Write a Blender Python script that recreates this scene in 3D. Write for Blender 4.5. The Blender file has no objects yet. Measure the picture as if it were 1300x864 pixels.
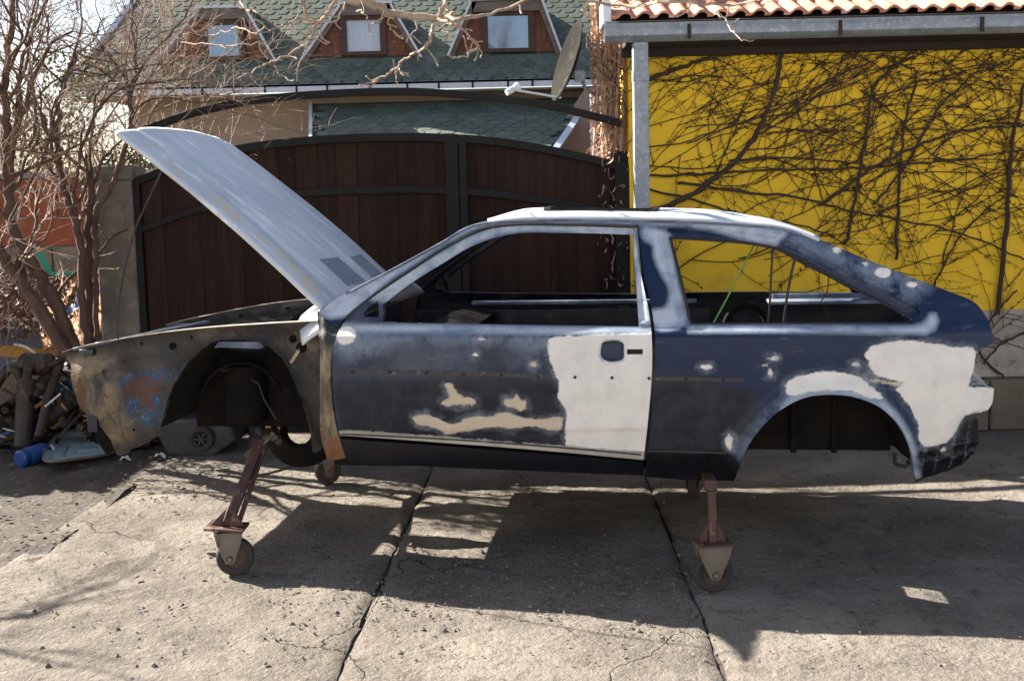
import bpy, bmesh, math, random
import numpy as np
from math import radians as R, sin, cos, pi
from mathutils import Vector, Matrix, noise
from mathutils.geometry import delaunay_2d_cdt

SC = bpy.context.scene
COL = SC.collection

# ------------------------------------------------------------------ camera
F = 1320.0                       # focal length in photo pixels (photo is 1300 wide)
CX, CY = 650.0, 387.0            # optical centre
CAM = Vector((0, 0, 1.62))
PITCH, ROLL = math.atan((CY - 255.0) / F), 0.024
_f = Vector((0, cos(PITCH), -sin(PITCH)))
_u0 = Vector((0, sin(PITCH), cos(PITCH)))
_r0 = Vector((1, 0, 0))
_r = cos(ROLL) * _r0 - sin(ROLL) * _u0
_u = sin(ROLL) * _r0 + cos(ROLL) * _u0
cam_d = bpy.data.cameras.new("camera")
cam = bpy.data.objects.new("camera", cam_d)
COL.objects.link(cam)
cam.matrix_world = Matrix(((_r.x, _u.x, -_f.x, CAM.x), (_r.y, _u.y, -_f.y, CAM.y),
                           (_r.z, _u.z, -_f.z, CAM.z), (0, 0, 0, 1)))
cam_d.sensor_fit = 'HORIZONTAL'
cam_d.sensor_width = 36
cam_d.lens = 36 * F / 1300
cam_d.shift_y = -(432 - CY) / 1300
cam_d.clip_start, cam_d.clip_end = 0.05, 2000
SC.camera = cam

# ------------------------------------------------------------------ sky, sun, exposure
SUNV = Vector((-1.3, 0.65, 1.0)).normalized()      # towards the sun
EL = math.asin(SUNV.z)
AZ = math.atan2(SUNV.x, SUNV.y)
W = bpy.data.worlds.new("World")
SC.world = W
W.use_nodes = True
wn = W.node_tree.nodes
sky = wn.new('ShaderNodeTexSky')
sky.sky_type = 'NISHITA'
sky.sun_disc = False
sky.sun_elevation = EL
sky.sun_rotation = AZ
sky.air_density, sky.dust_density = 1.0, 2.0
W.node_tree.links.new(sky.outputs[0], wn['Background'].inputs[0])
wn['Background'].inputs[1].default_value = 0.05
sl = bpy.data.lights.new("sun", 'SUN')
sl.energy, sl.angle, sl.color = 5.0, R(0.5), (1.0, 0.93, 0.82)
so = bpy.data.objects.new("sun", sl)
so.rotation_euler = SUNV.to_track_quat('Z', 'Y').to_euler()
so.location = (-8, 2, 9)
COL.objects.link(so)
SC.view_settings.view_transform = 'Standard'
SC.view_settings.look = 'None'
SC.view_settings.exposure = 2.14
SC.view_settings.gamma = 1.0

# ------------------------------------------------------------------ geometry of the picture -> places in the world
def ray(px, py):
    return _f + _r * ((px - CX) / F) - _u * ((py - CY) / F)

def at_y(px, py, Y):
    """the point of the vertical plane y=Y seen at this photo pixel"""
    d = ray(px, py)
    return CAM + d * ((Y - CAM.y) / d.y)

def on_z(px, py, Z=0.0):
    d = ray(px, py)
    return CAM + d * ((Z - CAM.z) / d.z)

# car frame: x along the car (rear +), y away from the viewer (near flank = 0), z up
YAW = R(8.0)
CAR0 = Vector((0, 4.35, 0))
CARM = Matrix.Translation(CAR0) @ Matrix.Rotation(-YAW, 4, 'Z')
CARI = CARM.inverted()
_co = CARI @ CAM
def cray(px, py):
    return CARI.to_3x3() @ ray(px, py)
def car_y(px, py, Y):
    d = cray(px, py)
    return _co + d * ((Y - _co.y) / d.y)

# ------------------------------------------------------------------ object helpers
def tag(o, label=None, cat=None, group=None, kind=None):
    if label: o['label'] = label
    if cat: o['category'] = cat
    if group: o['group'] = group
    if kind: o['kind'] = kind
    return o

def thing(name, label, cat, loc=(0, 0, 0), rotz=0.0, group=None):
    o = bpy.data.objects.new(name, None)
    o.empty_display_size = 0.1
    COL.objects.link(o)
    o.location = loc
    o.rotation_euler = (0, 0, rotz)
    return tag(o, label, cat, group)

def link(name, me, parent=None, loc=None, rot=None):
    o = bpy.data.objects.new(name, me)
    COL.objects.link(o)
    if parent: o.parent = parent
    if loc is not None: o.location = loc
    if rot is not None: o.rotation_euler = rot
    return o

def copy_tree(o, parent=None):
    c = o.copy()
    COL.objects.link(c)
    c.parent = parent
    for ch in list(o.children):
        copy_tree(ch, c)
    return c

class MB:
    """collects shapes into one mesh"""
    def __init__(s):
        s.v, s.f = [], []
    def add(s, vs, fs):
        n = len(s.v)
        s.v.extend([tuple(p) for p in vs])
        s.f.extend([tuple(i + n for i in q) for q in fs])
    def box(s, c, size, rot=None, taper=1.0):
        hx, hy, hz = size[0] / 2, size[1] / 2, size[2] / 2
        vs = [Vector((x * (taper if z > 0 else 1), y * (taper if z > 0 else 1), z)) for z in (-hz, hz) for x, y in ((-hx, -hy), (hx, -hy), (hx, hy), (-hx, hy))]
        if rot is not None: vs = [rot @ p for p in vs]
        c = Vector(c)
        s.add([p + c for p in vs], [(3, 2, 1, 0), (4, 5, 6, 7), (0, 1, 5, 4), (1, 2, 6, 5), (2, 3, 7, 6), (3, 0, 4, 7)])
    def bar(s, a, b, w, h, up=(0, 0, 1)):
        a, b = Vector(a), Vector(b)
        t = (b - a)
        L = t.length
        t.normalize()
        up = Vector(up)
        x = t.cross(up)
        if x.length < 1e-4: x = t.cross(Vector((0, 1, 0)))
        x.normalize()
        y = x.cross(t)
        m = Matrix((x, t, y)).transposed()
        s.box((a + b) / 2, (w, L, h), m)
    def prism(s, poly, vec):
        """extrude a planar polygon (list of points) along vec"""
        n = len(poly)
        vec = Vector(vec)
        a = [Vector(p) for p in poly]
        s.add(a + [p + vec for p in a], [tuple(range(n)), tuple(range(2 * n - 1, n - 1, -1))] +
              [(i, i + n, (i + 1) % n + n, (i + 1) % n) for i in range(n)])
    def tube(s, pts, r, n=6, caps=True):
        pts = [Vector(p) for p in pts]
        k = len(pts)
        if k < 2: return
        rs = r if hasattr(r, '__len__') else [r] * k
        base = len(s.v)
        nrm = None
        for i, p in enumerate(pts):
            t = (pts[min(i + 1, k - 1)] - pts[max(i - 1, 0)])
            if t.length < 1e-7: t = Vector((0, 0, 1))
            t.normalize()
            if nrm is None:
                nrm = t.orthogonal().normalized()
            else:
                nrm = nrm - t * nrm.dot(t)
                nrm = nrm.normalized() if nrm.length > 1e-5 else t.orthogonal().normalized()
            b = t.cross(nrm)
            for j in range(n):
                a = 2 * pi * j / n
                q = p + (nrm * cos(a) + b * sin(a)) * rs[i]
                s.v.append((q.x, q.y, q.z))
        for i in range(k - 1):
            for j in range(n):
                a0 = base + i * n + j
                a1 = base + i * n + (j + 1) % n
                s.f.append((a0, a1, a1 + n, a0 + n))
        if caps:
            s.f.append(tuple(base + j for j in range(n - 1, -1, -1)))
            s.f.append(tuple(base + (k - 1) * n + j for j in range(n)))
    def lathe(s, prof, m, n=24, closed=False):
        """prof: (radius, height) pairs about local z of matrix m"""
        base = len(s.v)
        k = len(prof)
        for r, h in prof:
            for j in range(n):
                a = 2 * pi * j / n
                q = m @ Vector((r * cos(a), r * sin(a), h))
                s.v.append((q.x, q.y, q.z))
        for i in range(k - 1 + (1 if closed else 0)):
            for j in range(n):
                a0, a1 = base + i * n + j, base + i * n + (j + 1) % n
                b0, b1 = base + ((i + 1) % k) * n + j, base + ((i + 1) % k) * n + (j + 1) % n
                s.f.append((a0, a1, b1, b0))
    def grid(s, fn, nu, nv, skip=None):
        base = len(s.v)
        for i in range(nu + 1):
            for j in range(nv + 1):
                p = fn(i / nu, j / nv)
                s.v.append((p[0], p[1], p[2]))
        for i in range(nu):
            for j in range(nv):
                if skip and skip((i + .5) / nu, (j + .5) / nv): continue
                a = base + i * (nv + 1) + j
                s.f.append((a, a + nv + 1, a + nv + 2, a + 1))
    def mesh(s, name, mat, off=(0, 0, 0), smooth=True, ang=35):
        me = bpy.data.meshes.new(name)
        off = Vector(off)
        me.from_pydata([(p[0] - off.x, p[1] - off.y, p[2] - off.z) for p in s.v], [], s.f)
        me.materials.append(mat)
        if smooth:
            me.polygons.foreach_set('use_smooth', [True] * len(me.polygons))
            me.set_sharp_from_angle(angle=R(ang))
        me.update()
        return me
    def build(s, name, mat, parent=None, off=None, smooth=True, ang=35, bevel=0, solid=0, loc=None):
        if off is None:
            off = (0, 0, 0)
            p = parent
            while p is not None:                      # points are in world space: subtract where the thing stands
                off = Vector(off) + Vector(p.location)
                p = p.parent
        o = link(name, s.mesh(name, mat, off, smooth, ang), parent)
        if solid:
            m = o.modifiers.new('t', 'SOLIDIFY'); m.thickness = solid; m.offset = 0
        if bevel:
            m = o.modifiers.new('b', 'BEVEL'); m.width = bevel; m.segments = 2; m.limit_method = 'ANGLE'; m.angle_limit = R(40)
        return o

LOCAL = (0, 0, 0)

# ------------------------------------------------------------------ materials
def newmat(name):
    m = bpy.data.materials.new(name)
    m.use_nodes = True
    nt = m.node_tree
    return m, nt, nt.nodes['Principled BSDF']

def N(nt, typ, **kw):
    n = nt.nodes.new(typ)
    for k, v in kw.items(): setattr(n, k, v)
    return n

def c4(c): return (c[0], c[1], c[2], 1)

def mixc(nt, fac, a, b):
    n = N(nt, 'ShaderNodeMix', data_type='RGBA')
    for sock, val in ((n.inputs[0], fac), (n.inputs[6], a), (n.inputs[7], b)):
        if isinstance(val, (int, float)): sock.default_value = val
        elif isinstance(val, tuple): sock.default_value = c4(val)
        else: nt.links.new(val, sock)
    return n.outputs[2]

def math_(nt, op, a, b=0.0, clamp=False):
    n = N(nt, 'ShaderNodeMath', operation=op, use_clamp=clamp)
    for sock, val in ((n.inputs[0], a), (n.inputs[1], b)):
        if isinstance(val, (int, float)): sock.default_value = val
        else: nt.links.new(val, sock)
    return n.outputs[0]

def coords(nt, stretch=(1, 1, 1), rnd=False):
    tc = N(nt, 'ShaderNodeTexCoord')
    mp = N(nt, 'ShaderNodeMapping')
    mp.inputs['Scale'].default_value = stretch
    nt.links.new(tc.outputs['Object'], mp.inputs[0])
    if rnd:
        oi = N(nt, 'ShaderNodeObjectInfo')
        cb = N(nt, 'ShaderNodeCombineXYZ')
        for i in range(3): nt.links.new(math_(nt, 'MULTIPLY', oi.outputs['Random'], 37.0 + 11 * i), cb.inputs[i])
        nt.links.new(cb.outputs[0], mp.inputs['Location'])
    return mp.outputs[0]

def noise_(nt, vec, scale, detail=6, rough=.6, dist=0.0):
    n = N(nt, 'ShaderNodeTexNoise')
    n.inputs['Scale'].default_value = scale
    n.inputs['Detail'].default_value = detail
    n.inputs['Roughness'].default_value = rough
    n.inputs['Distortion'].default_value = dist
    nt.links.new(vec, n.inputs['Vector'])
    return n.outputs['Fac']

def ramp(nt, fac, lo, hi):
    n = N(nt, 'ShaderNodeMapRange')
    n.inputs[1].default_value, n.inputs[2].default_value = lo, hi
    n.clamp = True
    nt.links.new(fac, n.inputs[0])
    return n.outputs[0]

def bump_(nt, bsdf, h, strength, dist=0.01):
    b = N(nt, 'ShaderNodeBump')
    b.inputs['Strength'].default_value = strength
    b.inputs['Distance'].default_value = dist
    nt.links.new(h, b.inputs['Height'])
    nt.links.new(b.outputs[0], bsdf.inputs['Normal'])

def surf(name, c1, c2=None, scale=6, rough=.75, bump=.25, bscale=40, bdist=.006, metal=0.0, spots=None, sscale=9, sth=(.56, .64),
         stretch=(1, 1, 1), rnd=0.0, spec=None):
    m, nt, b = newmat(name)
    v = coords(nt, stretch, rnd > 0)
    c2 = c2 or tuple(x * .72 for x in c1)
    n1 = noise_(nt, v, scale)
    col = mixc(nt, ramp(nt, n1, .33, .67), c1, c2)
    if spots:
        n2 = noise_(nt, v, sscale, 8, .65)
        col = mixc(nt, ramp(nt, n2, *sth), col, spots)
    if rnd:
        oi = N(nt, 'ShaderNodeObjectInfo')
        hs = N(nt, 'ShaderNodeHueSaturation')
        nt.links.new(math_(nt, 'ADD', math_(nt, 'MULTIPLY', oi.outputs['Random'], 2 * rnd), 1 - rnd), hs.inputs['Value'])
        nt.links.new(col, hs.inputs['Color'])
        col = hs.outputs[0]
    nt.links.new(col, b.inputs['Base Color'])
    b.inputs['Roughness'].default_value = rough
    b.inputs['Metallic'].default_value = metal
    if spec is not None: b.inputs['Specular IOR Level'].default_value = spec
    if bump:
        bump_(nt, b, noise_(nt, v, bscale, 5), bump, bdist)
    return m

M = {}
M['dirt'] = surf('dirt', (.072, .058, .046), (.036, .029, .023), 3, .95, .8, 30, .02, spots=(.13, .11, .09), sscale=14)
M['steel_black'] = surf('black painted steel', (.007, .007, .0075), (.011, .010, .010), 8, .65, .1, 60, spec=.25)
M['wood_dark'] = surf('dark stained boards', (.032, .0158, .0103), (.0165, .0088, .0062), 5, .8, .5, 26, .004, stretch=(6, 6, .5), rnd=.3, spots=(.012, .006, .005), sscale=5, sth=(.6, .72), spec=.2)
M['concrete_post'] = surf('old concrete', (.19, .17, .14), (.11, .10, .082), 5, .95, .7, 40, .01, spots=(.20, .185, .16), sscale=12)
M['yellow'] = surf('yellow wall paint', (.80, .52, .022), (.72, .455, .018), 2.2, .85, .4, 40, .006, spots=(.46, .28, .03), sscale=3.0, sth=(.50, .80))
M['whitewash'] = surf('dirty whitewash', (.42, .37, .31), (.27, .235, .19), 4, .9, .4, 40, .006, spots=(.17, .14, .11), sscale=6)
M['stone'] = surf('brown stone plinth', (.17, .135, .10), (.10, .08, .06), 4, .95, .6, 30, .01)
M['zinc'] = surf('galvanised zinc', (.27, .31, .34), (.19, .22, .25), 14, .5, .1, 60, metal=.35, spots=(.36, .40, .42), sscale=40)
M['brown_board'] = surf('brown eave board', (.028, .014, .009), (.018, .010, .007), 6, .8, .3, 30, stretch=(.5, 4, 4))
M['tile'] = surf('red clay tile', (.50, .22, .15), (.40, .17, .11), 8, .85, .4, 40, .005, rnd=.18, spots=(.55, .36, .28), sscale=7)
M['stem'] = surf('vine bark', (.058, .036, .025), (.032, .020, .015), 20, .95, .4, 60, stretch=(1, 1, .3))
M['vine_dry'] = surf('dry vine bark', (.58, .40, .29), (.36, .22, .145), 9, .95, .4, 60, spots=(.66, .50, .38), sscale=14)
M['bark'] = surf('grey brown bark', (.125, .074, .052), (.055, .033, .025), 14, .95, .8, 45, .008, stretch=(1, 1, .35))
M['twig'] = surf('pale twig bark', (.34, .235, .17), (.17, .11, .078), 5, .9, .2, 60)
M['branch'] = surf('pale branch bark', (.40, .31, .23), (.24, .175, .125), 9, .9, .5, 50)
M['wall_beige'] = surf('beige render', (.40, .33, .25), (.33, .27, .205), 1.2, .9, .2, 30, spots=(.29, .23, .17), sscale=2)
M['wall_pink'] = surf('pinkish render', (.36, .25, .19), (.31, .21, .16), 1.5, .9, .2, 30)
M['shingle'] = surf('green bitumen shingle', (.125, .138, .108), (.066, .094, .074), 10, .92, .4, 90, .003, rnd=.22)
M['shingle_base'] = surf('dark shingle underlay', (.05, .07, .058), (.04, .055, .048), 6, .95, .3, 60)
M['white_metal'] = surf('white painted metal', (.66, .70, .74), (.56, .60, .64), 5, .45, .05, 30)
M['osb'] = surf('weathered chipboard', (.20, .085, .048), (.12, .048, .03), 9, .85, .3, 40, spots=(.30, .16, .09), sscale=22)
M['frame_wood'] = surf('brown window frame', (.075, .032, .022), (.05, .022, .016), 6, .6, .2, 40, stretch=(1, 1, .3))
M['grey_wood'] = surf('weathered grey board', (.20, .165, .14), (.12, .095, .08), 7, .85, .4, 40, stretch=(.3, 3, 3))
M['brick'] = surf('orange hollow brick', (.36, .105, .052), (.27, .078, .040), 5, .9, .5, 40, .006, rnd=.14, spots=(.40, .17, .10), sscale=6, sth=(.6, .72))
M['mortar'] = surf('grey mortar', (.30, .25, .21), (.22, .18, .15), 6, .95, .6, 40)
M['block'] = surf('grey block', (.34, .30, .22), (.25, .22, .17), 5, .95, .5, 40, spots=(.18, .15, .12), sscale=10)
def glass_pane(name, tint):
    m, nt, b = newmat(name)
    b.inputs['Base Color'].default_value = c4(tint)
    b.inputs['Roughness'].default_value = .04
    b.inputs['IOR'].default_value = 3.4
    return m
M['pane'] = glass_pane('window glass', (.07, .15, .27))
M['curtain'] = surf('pale curtain behind glass', (.52, .60, .68), (.44, .53, .62), 7, .12, 0, spec=.8, stretch=(6, 1, .3))
M['fork_iron'] = surf('dusty grey iron', (.17, .145, .115), (.095, .08, .065), 8, .75, .5, 40, spots=(.10, .05, .03), sscale=12)
# ------------------------------------------------------------------ ground
def ground_mat():
    m, nt, b = newmat('worn concrete')
    v = coords(nt)
    n0 = noise_(nt, v, .45, 6, .6, .5)
    n1 = noise_(nt, v, 1.6, 8, .65, .3)
    n2 = noise_(nt, v, 8, 9, .72)
    n3 = noise_(nt, v, 70, 4, .6)
    n5 = noise_(nt, v, 22, 6, .7)
    col = mixc(nt, ramp(nt, n1, .36, .62), (.265, .236, .202), (.150, .133, .115))
    col = mixc(nt, math_(nt, 'MULTIPLY', ramp(nt, n0, .50, .66), .6), col, (.105, .092, .077))       # oily, trodden-in patches
    col = mixc(nt, ramp(nt, n2, .54, .70), col, (.088, .076, .063))
    wear = ramp(nt, n1, .40, .58)
    col = mixc(nt, math_(nt, 'MULTIPLY', math_(nt, 'MULTIPLY', ramp(nt, n3, .56, .68), wear), .6), col, (.35, .315, .275))
    col = mixc(nt, math_(nt, 'MULTIPLY', ramp(nt, n5, .42, .32), .75), col, (.055, .047, .039))
    # hairline cracks
    vd = N(nt, 'ShaderNodeVectorMath', operation='ADD')
    nn = N(nt, 'ShaderNodeTexNoise'); nn.inputs['Scale'].default_value = 3.0; nn.inputs['Detail'].default_value = 6
    nt.links.new(v, nn.inputs['Vector'])
    sc_ = N(nt, 'ShaderNodeVectorMath', operation='SCALE'); sc_.inputs['Scale'].default_value = .5
    nt.links.new(nn.outputs['Color'], sc_.inputs[0])
    nt.links.new(v, vd.inputs[0]); nt.links.new(sc_.outputs[0], vd.inputs[1])
    vo = N(nt, 'ShaderNodeTexVoronoi', feature='DISTANCE_TO_EDGE'); vo.inputs['Scale'].default_value = .9
    nt.links.new(vd.outputs[0], vo.inputs['Vector'])
    crack = math_(nt, 'MULTIPLY', ramp(nt, vo.outputs['Distance'], .006, .0), ramp(nt, n0, .45, .58))
    col = mixc(nt, math_(nt, 'MULTIPLY', crack, .8), col, (.035, .03, .026))
    nt.links.new(col, b.inputs['Base Color'])
    b.inputs['Roughness'].default_value = .97
    b.inputs['Specular IOR Level'].default_value = .08
    h = math_(nt, 'ADD', math_(nt, 'MULTIPLY', n2, 1.2), math_(nt, 'MULTIPLY', n5, .9))
    h = math_(nt, 'ADD', h, math_(nt, 'MULTIPLY', math_(nt, 'MULTIPLY', n3, wear), .35))
    h = math_(nt, 'ADD', h, math_(nt, 'MULTIPLY', crack, -.8))
    bump_(nt, b, h, .85, .035)
    return m
M['concrete'] = ground_mat()

g = MB()
g.grid(lambda u, v: (-160 + 320 * u, -20 + 320 * v, -.020), 16, 16)
ground = g.build('ground', M['dirt'], smooth=False)
tag(ground, kind='structure')
g = MB()                                        # dirt strip under the trees at the left
def dirt_z(x, y):
    return -.004 + .03 * noise.noise((x * 2.1, y * 2.1, 3)) + .018 * noise.noise((x * 9, y * 9, 1))
g.grid(lambda u, v: (-9 + 6.75 * u, 2.2 + 7.6 * v, dirt_z(-9 + 6.75 * u, 2.2 + 7.6 * v)), 90, 110)
tag(g.build('dirt_verge', M['dirt']), kind='structure')

def slab(x0, x1, y0, y1, ci):
    def jx(x, y, s): return .012 * noise.noise((x * 3, y * 5, s)) + .006 * noise.noise((y * 23, x, s))
    def fn(u, v):
        y = y0 + (y1 - y0) * v ** 1.25
        xa = x0 + (2.3 - y * .0) * 0 + jx(x0, y, 1)
        xb = x1 + jx(x1, y, 7)
        x = xa + (xb - xa) * u
        x += (y - 5.4) * (.055 if x0 < -3 else .045) * (1 if x < 0 else .6)
        z = .010 * noise.noise((x * 1.7, y * 1.7, 4)) + .006 * noise.noise((x * 8, y * 8, 8)) + .0025 * noise.noise((x * 30, y * 30, 2))
        e = min(u, 1 - u) * (x1 - x0)
        if e < .03: z -= .012 * (1 - e / .03) + .012 * max(0, noise.noise((x * 9, y * 9, 5)))
        return (x, y, z)
    b = MB()
    nu = int((x1 - x0) / .03)
    b.grid(fn, nu, 150)
    rim = []
    for i in range(150):
        for j in (0, nu):
            a = j * 151 + i
            p, q = b.v[a], b.v[a + 1]
            b.add([p, q, (q[0], q[1], -.07), (p[0], p[1], -.07)], [(0, 1, 2, 3)] if j == 0 else [(3, 2, 1, 0)])
    return b.build('concrete_slab', M['concrete'], ground, ang=60)
for ci, (xa, xb) in enumerate(((-2.37, -.557), (-.546, .742), (.754, 3.60), (3.62, 6.6))):
    slab(xa, xb, .8, 7.6, ci)

# ------------------------------------------------------------------ gate
GY = 7.05
def curve_at(pts, x):
    for (xa, ya), (xb, yb) in zip(pts, pts[1:]):
        if xa <= x <= xb:
            return ya + (yb - ya) * (x - xa) / (xb - xa)
    return pts[0][1] if x < pts[0][0] else pts[-1][1]
def smooth_pts(pts, n=6):
    out = []
    k = len(pts)
    for i in range(k - 1):
        p0, p1, p2, p3 = pts[max(i - 1, 0)], pts[i], pts[i + 1], pts[min(i + 2, k - 1)]
        for t in range(n):
            t /= n
            out.append(tuple(.5 * (2 * b + (c - a) * t + (2 * a - 5 * b + 4 * c - d) * t * t + (3 * b - a - 3 * c + d) * t ** 3)
                             for a, b, c, d in zip(p0, p1, p2, p3)))
    out.append(tuple(pts[-1]))
    return out
ARCH = [(172, 226), (230, 204), (305, 184), (400, 173), (500, 169), (583, 171), (640, 176), (700, 186), (750, 197), (796, 209)]
RAIL = [(172, 290), (230, 268), (300, 250), (390, 240), (500, 236), (583, 238), (640, 243), (700, 251), (775, 265), (796, 270)]
OVER = [(172, 165), (190, 158), (250, 138), (330, 122), (430, 114), (520, 112), (600, 117), (660, 124), (720, 135), (788, 152)]
def wpts(pts, Y, n=6): return [at_y(p[0], p[1], Y) for p in smooth_pts(pts, n)]
arch_w, rail_w, over_w = wpts(ARCH, GY), wpts(RAIL, GY), wpts(OVER, GY)
gate = thing('gate', 'dark brown double gate of upright boards under an arched black steel frame', 'gate', (at_y(480, 300, GY).x, GY, 0))
def ribbon(mb, pts, h, y0, y1):
    for a, b in zip(pts, pts[1:]):
        mb.add([(a.x, y0, a.z), (b.x, y0, b.z), (b.x, y0, b.z - h), (a.x, y0, a.z - h),
                (a.x, y1, a.z), (b.x, y1, b.z), (b.x, y1, b.z - h), (a.x, y1, a.z - h)],
               [(3, 2, 1, 0), (4, 5, 6, 7), (0, 1, 5, 4), (2, 3, 7, 6)])
b = MB(); ribbon(b, over_w, .048, GY - .03, GY + .03); b.build('arch_bar', M['steel_black'], gate, bevel=.004)
def top_z(x): return curve_at([(p.x, p.z) for p in arch_w], x)
xl, xm0, xm1, xr = at_y(172, 300, GY).x, at_y(583, 250, GY).x, at_y(602, 250, GY).x, at_y(797, 250, GY).x
for nm, xa, xb in (('left', xl, xm0), ('right', xm0 + .012, xr)):
    b = MB()
    fr = [p for p in arch_w if xa - .02 <= p.x <= xb + .02]
    ribbon(b, fr, .055, GY - .035, GY + .015)
    rl = [p for p in rail_w if xa - .02 <= p.x <= xb + .02]
    ribbon(b, rl, .05, GY - .030, GY + .010)
    sw = .088
    for x in ((xa + .03, xb - sw / 2) if nm == 'left' else (xa + .02, xb - sw / 2)):
        w = sw if x > xa + .1 else .05
        b.box((x, GY - .008, (top_z(x) + .06) / 2), (w, .056, top_z(x) - .06))
    b.box(((xa + xb) / 2, GY - .012, .11), (xb - xa - .02, .044, .07))
    b.build('gate_frame', M['steel_black'], gate, bevel=.003)
rg = random.Random(4)
x = xl + .06
while x < xr - .1:
    w = .132 + rg.uniform(-.006, .006)
    if not (xm0 - .06 < x + w / 2 < xm0 + .03):
        b = MB()
        za, zb = top_z(x) - .03, top_z(x + w) - .03
        nb_ = len(gate.children)
        y0 = GY + (.004 if nb_ % 2 else .011) + rg.uniform(-.002, .002)
        a = x - .003; c = x + w + .003
        b.prism([(a, y0, .07), (c, y0, .07), (c, y0, zb), (a, y0, za)], (0, .022, 0))
        b.build('board', M['wood_dark'], gate, off=tuple(Vector(gate.location)), bevel=.003)
    x += w
# pillar at the left, leafy at its top
p0, p1 = at_y(122, 300, 7.0), at_y(171, 300, 7.0)
pz = at_y(145, 209, 7.0).z
pillar = thing('gate_pillar', 'weathered concrete pillar left of the gate with a broken cap', 'pillar', ((p0.x + p1.x) / 2, 7.12, 0))
b = MB(); b.box(((p0.x + p1.x) / 2, 7.12, pz / 2 - .05), (p1.x - p0.x, .26, pz - .1)); b.build('shaft', M['concrete_post'], pillar, bevel=.012)
b = MB(); b.box(((p0.x + p1.x) / 2 - .01, 7.12, pz - .055), (p1.x - p0.x + .05, .30, .10)); b.build('cap', M['concrete_post'], pillar, bevel=.014)
# steel post on the gate's right side, wrapped in dry vines
px0, px1 = at_y(760, 300, 7.2).x, at_y(796, 300, 7.2).x
pst = thing('vine_covered_post', 'tall post right of the gate wrapped in dry brown vines', 'post', ((px0 + px1) / 2, 7.25, 0))
b = MB(); b.box(((px0 + px1) / 2, 7.26, 1.75), (px1 - px0 - .07, .14, 3.5)); b.build('post', M['vine_dry'], pst)
rg = random.Random(9)
b = MB()
for k in range(1100):
    z = rg.uniform(.6, 3.35)
    a = rg.uniform(pi * .75, pi * 2.2)
    cx, cy = (px0 + px1) / 2, 7.25
    rr = rg.uniform(.09, .135)
    pt = Vector((cx + rr * cos(a), cy + rr * sin(a) * .9, z))
    d = Vector((rg.uniform(-.5, .5), rg.uniform(-.4, .1), rg.uniform(-1, 1))).normalized()
    pl = [pt.copy()]
    for i in range(rg.randint(4, 9)):
        d = (d + Vector((rg.uniform(-.5, .5), rg.uniform(-.4, .3), rg.uniform(-.4, .4)))).normalized()
        pt = pt + d * .035
        pt.x += (cx - pt.x) * .12
        pl.append(pt.copy())
    b.tube(pl, [rg.uniform(.002, .0055)] * len(pl), 3, False)
tag(b.build('dry_twigs', M['vine_dry'], pst, smooth=False), kind='stuff')
b = MB()
for k in range(9):
    x = rg.uniform(px0 - .03, px1 + .03)
    b.tube([(x + .03 * sin(z * 3 + k), 7.12 + .02 * cos(z * 5 + k * 2), z) for z in np.arange(.2, 3.3, .12)], rg.uniform(.006, .012), 5)
b.build('vine_stems', M['vine_dry'], pst)
b = MB()                                        # steel gate post in front of the wrapped one
gx0, gx1 = at_y(776, 220, GY).x, at_y(798, 220, GY).x
gp = at_y(790, 192, GY).z
b.box(((gx0 + gx1) / 2 + .012, GY + .05, gp / 2), (gx1 - gx0 - .012, .07, gp)); b.build('hinge_post', M['steel_black'], gate, bevel=.004)

# ------------------------------------------------------------------ satellite dish
dc = at_y(719, 77, 7.15)
dish = thing('satellite_dish', 'round grey satellite dish seen almost edge on beside the wrapped post', 'satellite dish', dc)
ax = Vector((-.93, -.18, .30)).normalized()
ym = Vector((0, 0, 1)); xm = ym.cross(ax).normalized(); ym = ax.cross(xm)
dm = Matrix.Translation(dc) @ Matrix((xm, ym, ax)).transposed().to_4x4()
rad = .275
prof = [(0.001, -.055), (.08, -.050), (.15, -.037), (.21, -.020), (.255, -.004), (rad, .004), (rad + .006, 0), (rad, -.006), (.255, -.012), (.21, -.028), (.15, -.045), (.08, -.058), (.001, -.063)]
b = MB(); b.lathe(prof, dm, 40)
M['dish'] = surf('dish paint', (.030, .028, .025), (.020, .019, .017), 6, .85, .05, 40, spots=(.05, .046, .04), sscale=10, spec=.03)
b.build('reflector', M['dish'], dish)
b = MB()
lnb = at_y(652, 113, 6.95)
foot = dm @ Vector((0, -rad, 0)); foot = at_y(712, 124, 7.1)
b.tube([foot, lnb + Vector((.02, 0, -.01))], .008, 6)
b.build('feed_arm', M['white_metal'], dish)
b = MB()
lm = Matrix.Translation(lnb) @ (dc - lnb).to_track_quat('Z', 'Y').to_matrix().to_4x4()
b.lathe([(.001, -.06), (.02, -.06), (.022, -.01), (.016, .0), (.028, .02), (.028, .04), (.001, .045)], lm, 14)
b.build('receiver_head', M['white_metal'], dish)
b = MB()
q = at_y(736, 97, 7.2)
b.box(q, (.07, .06, .07)); b.tube([at_y(738, 100, 7.2), at_y(743, 112, 7.2), at_y(754, 120, 7.22), at_y(772, 119, 7.25)], .013, 8)
b.build('bracket', M['zinc'], dish)

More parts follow.
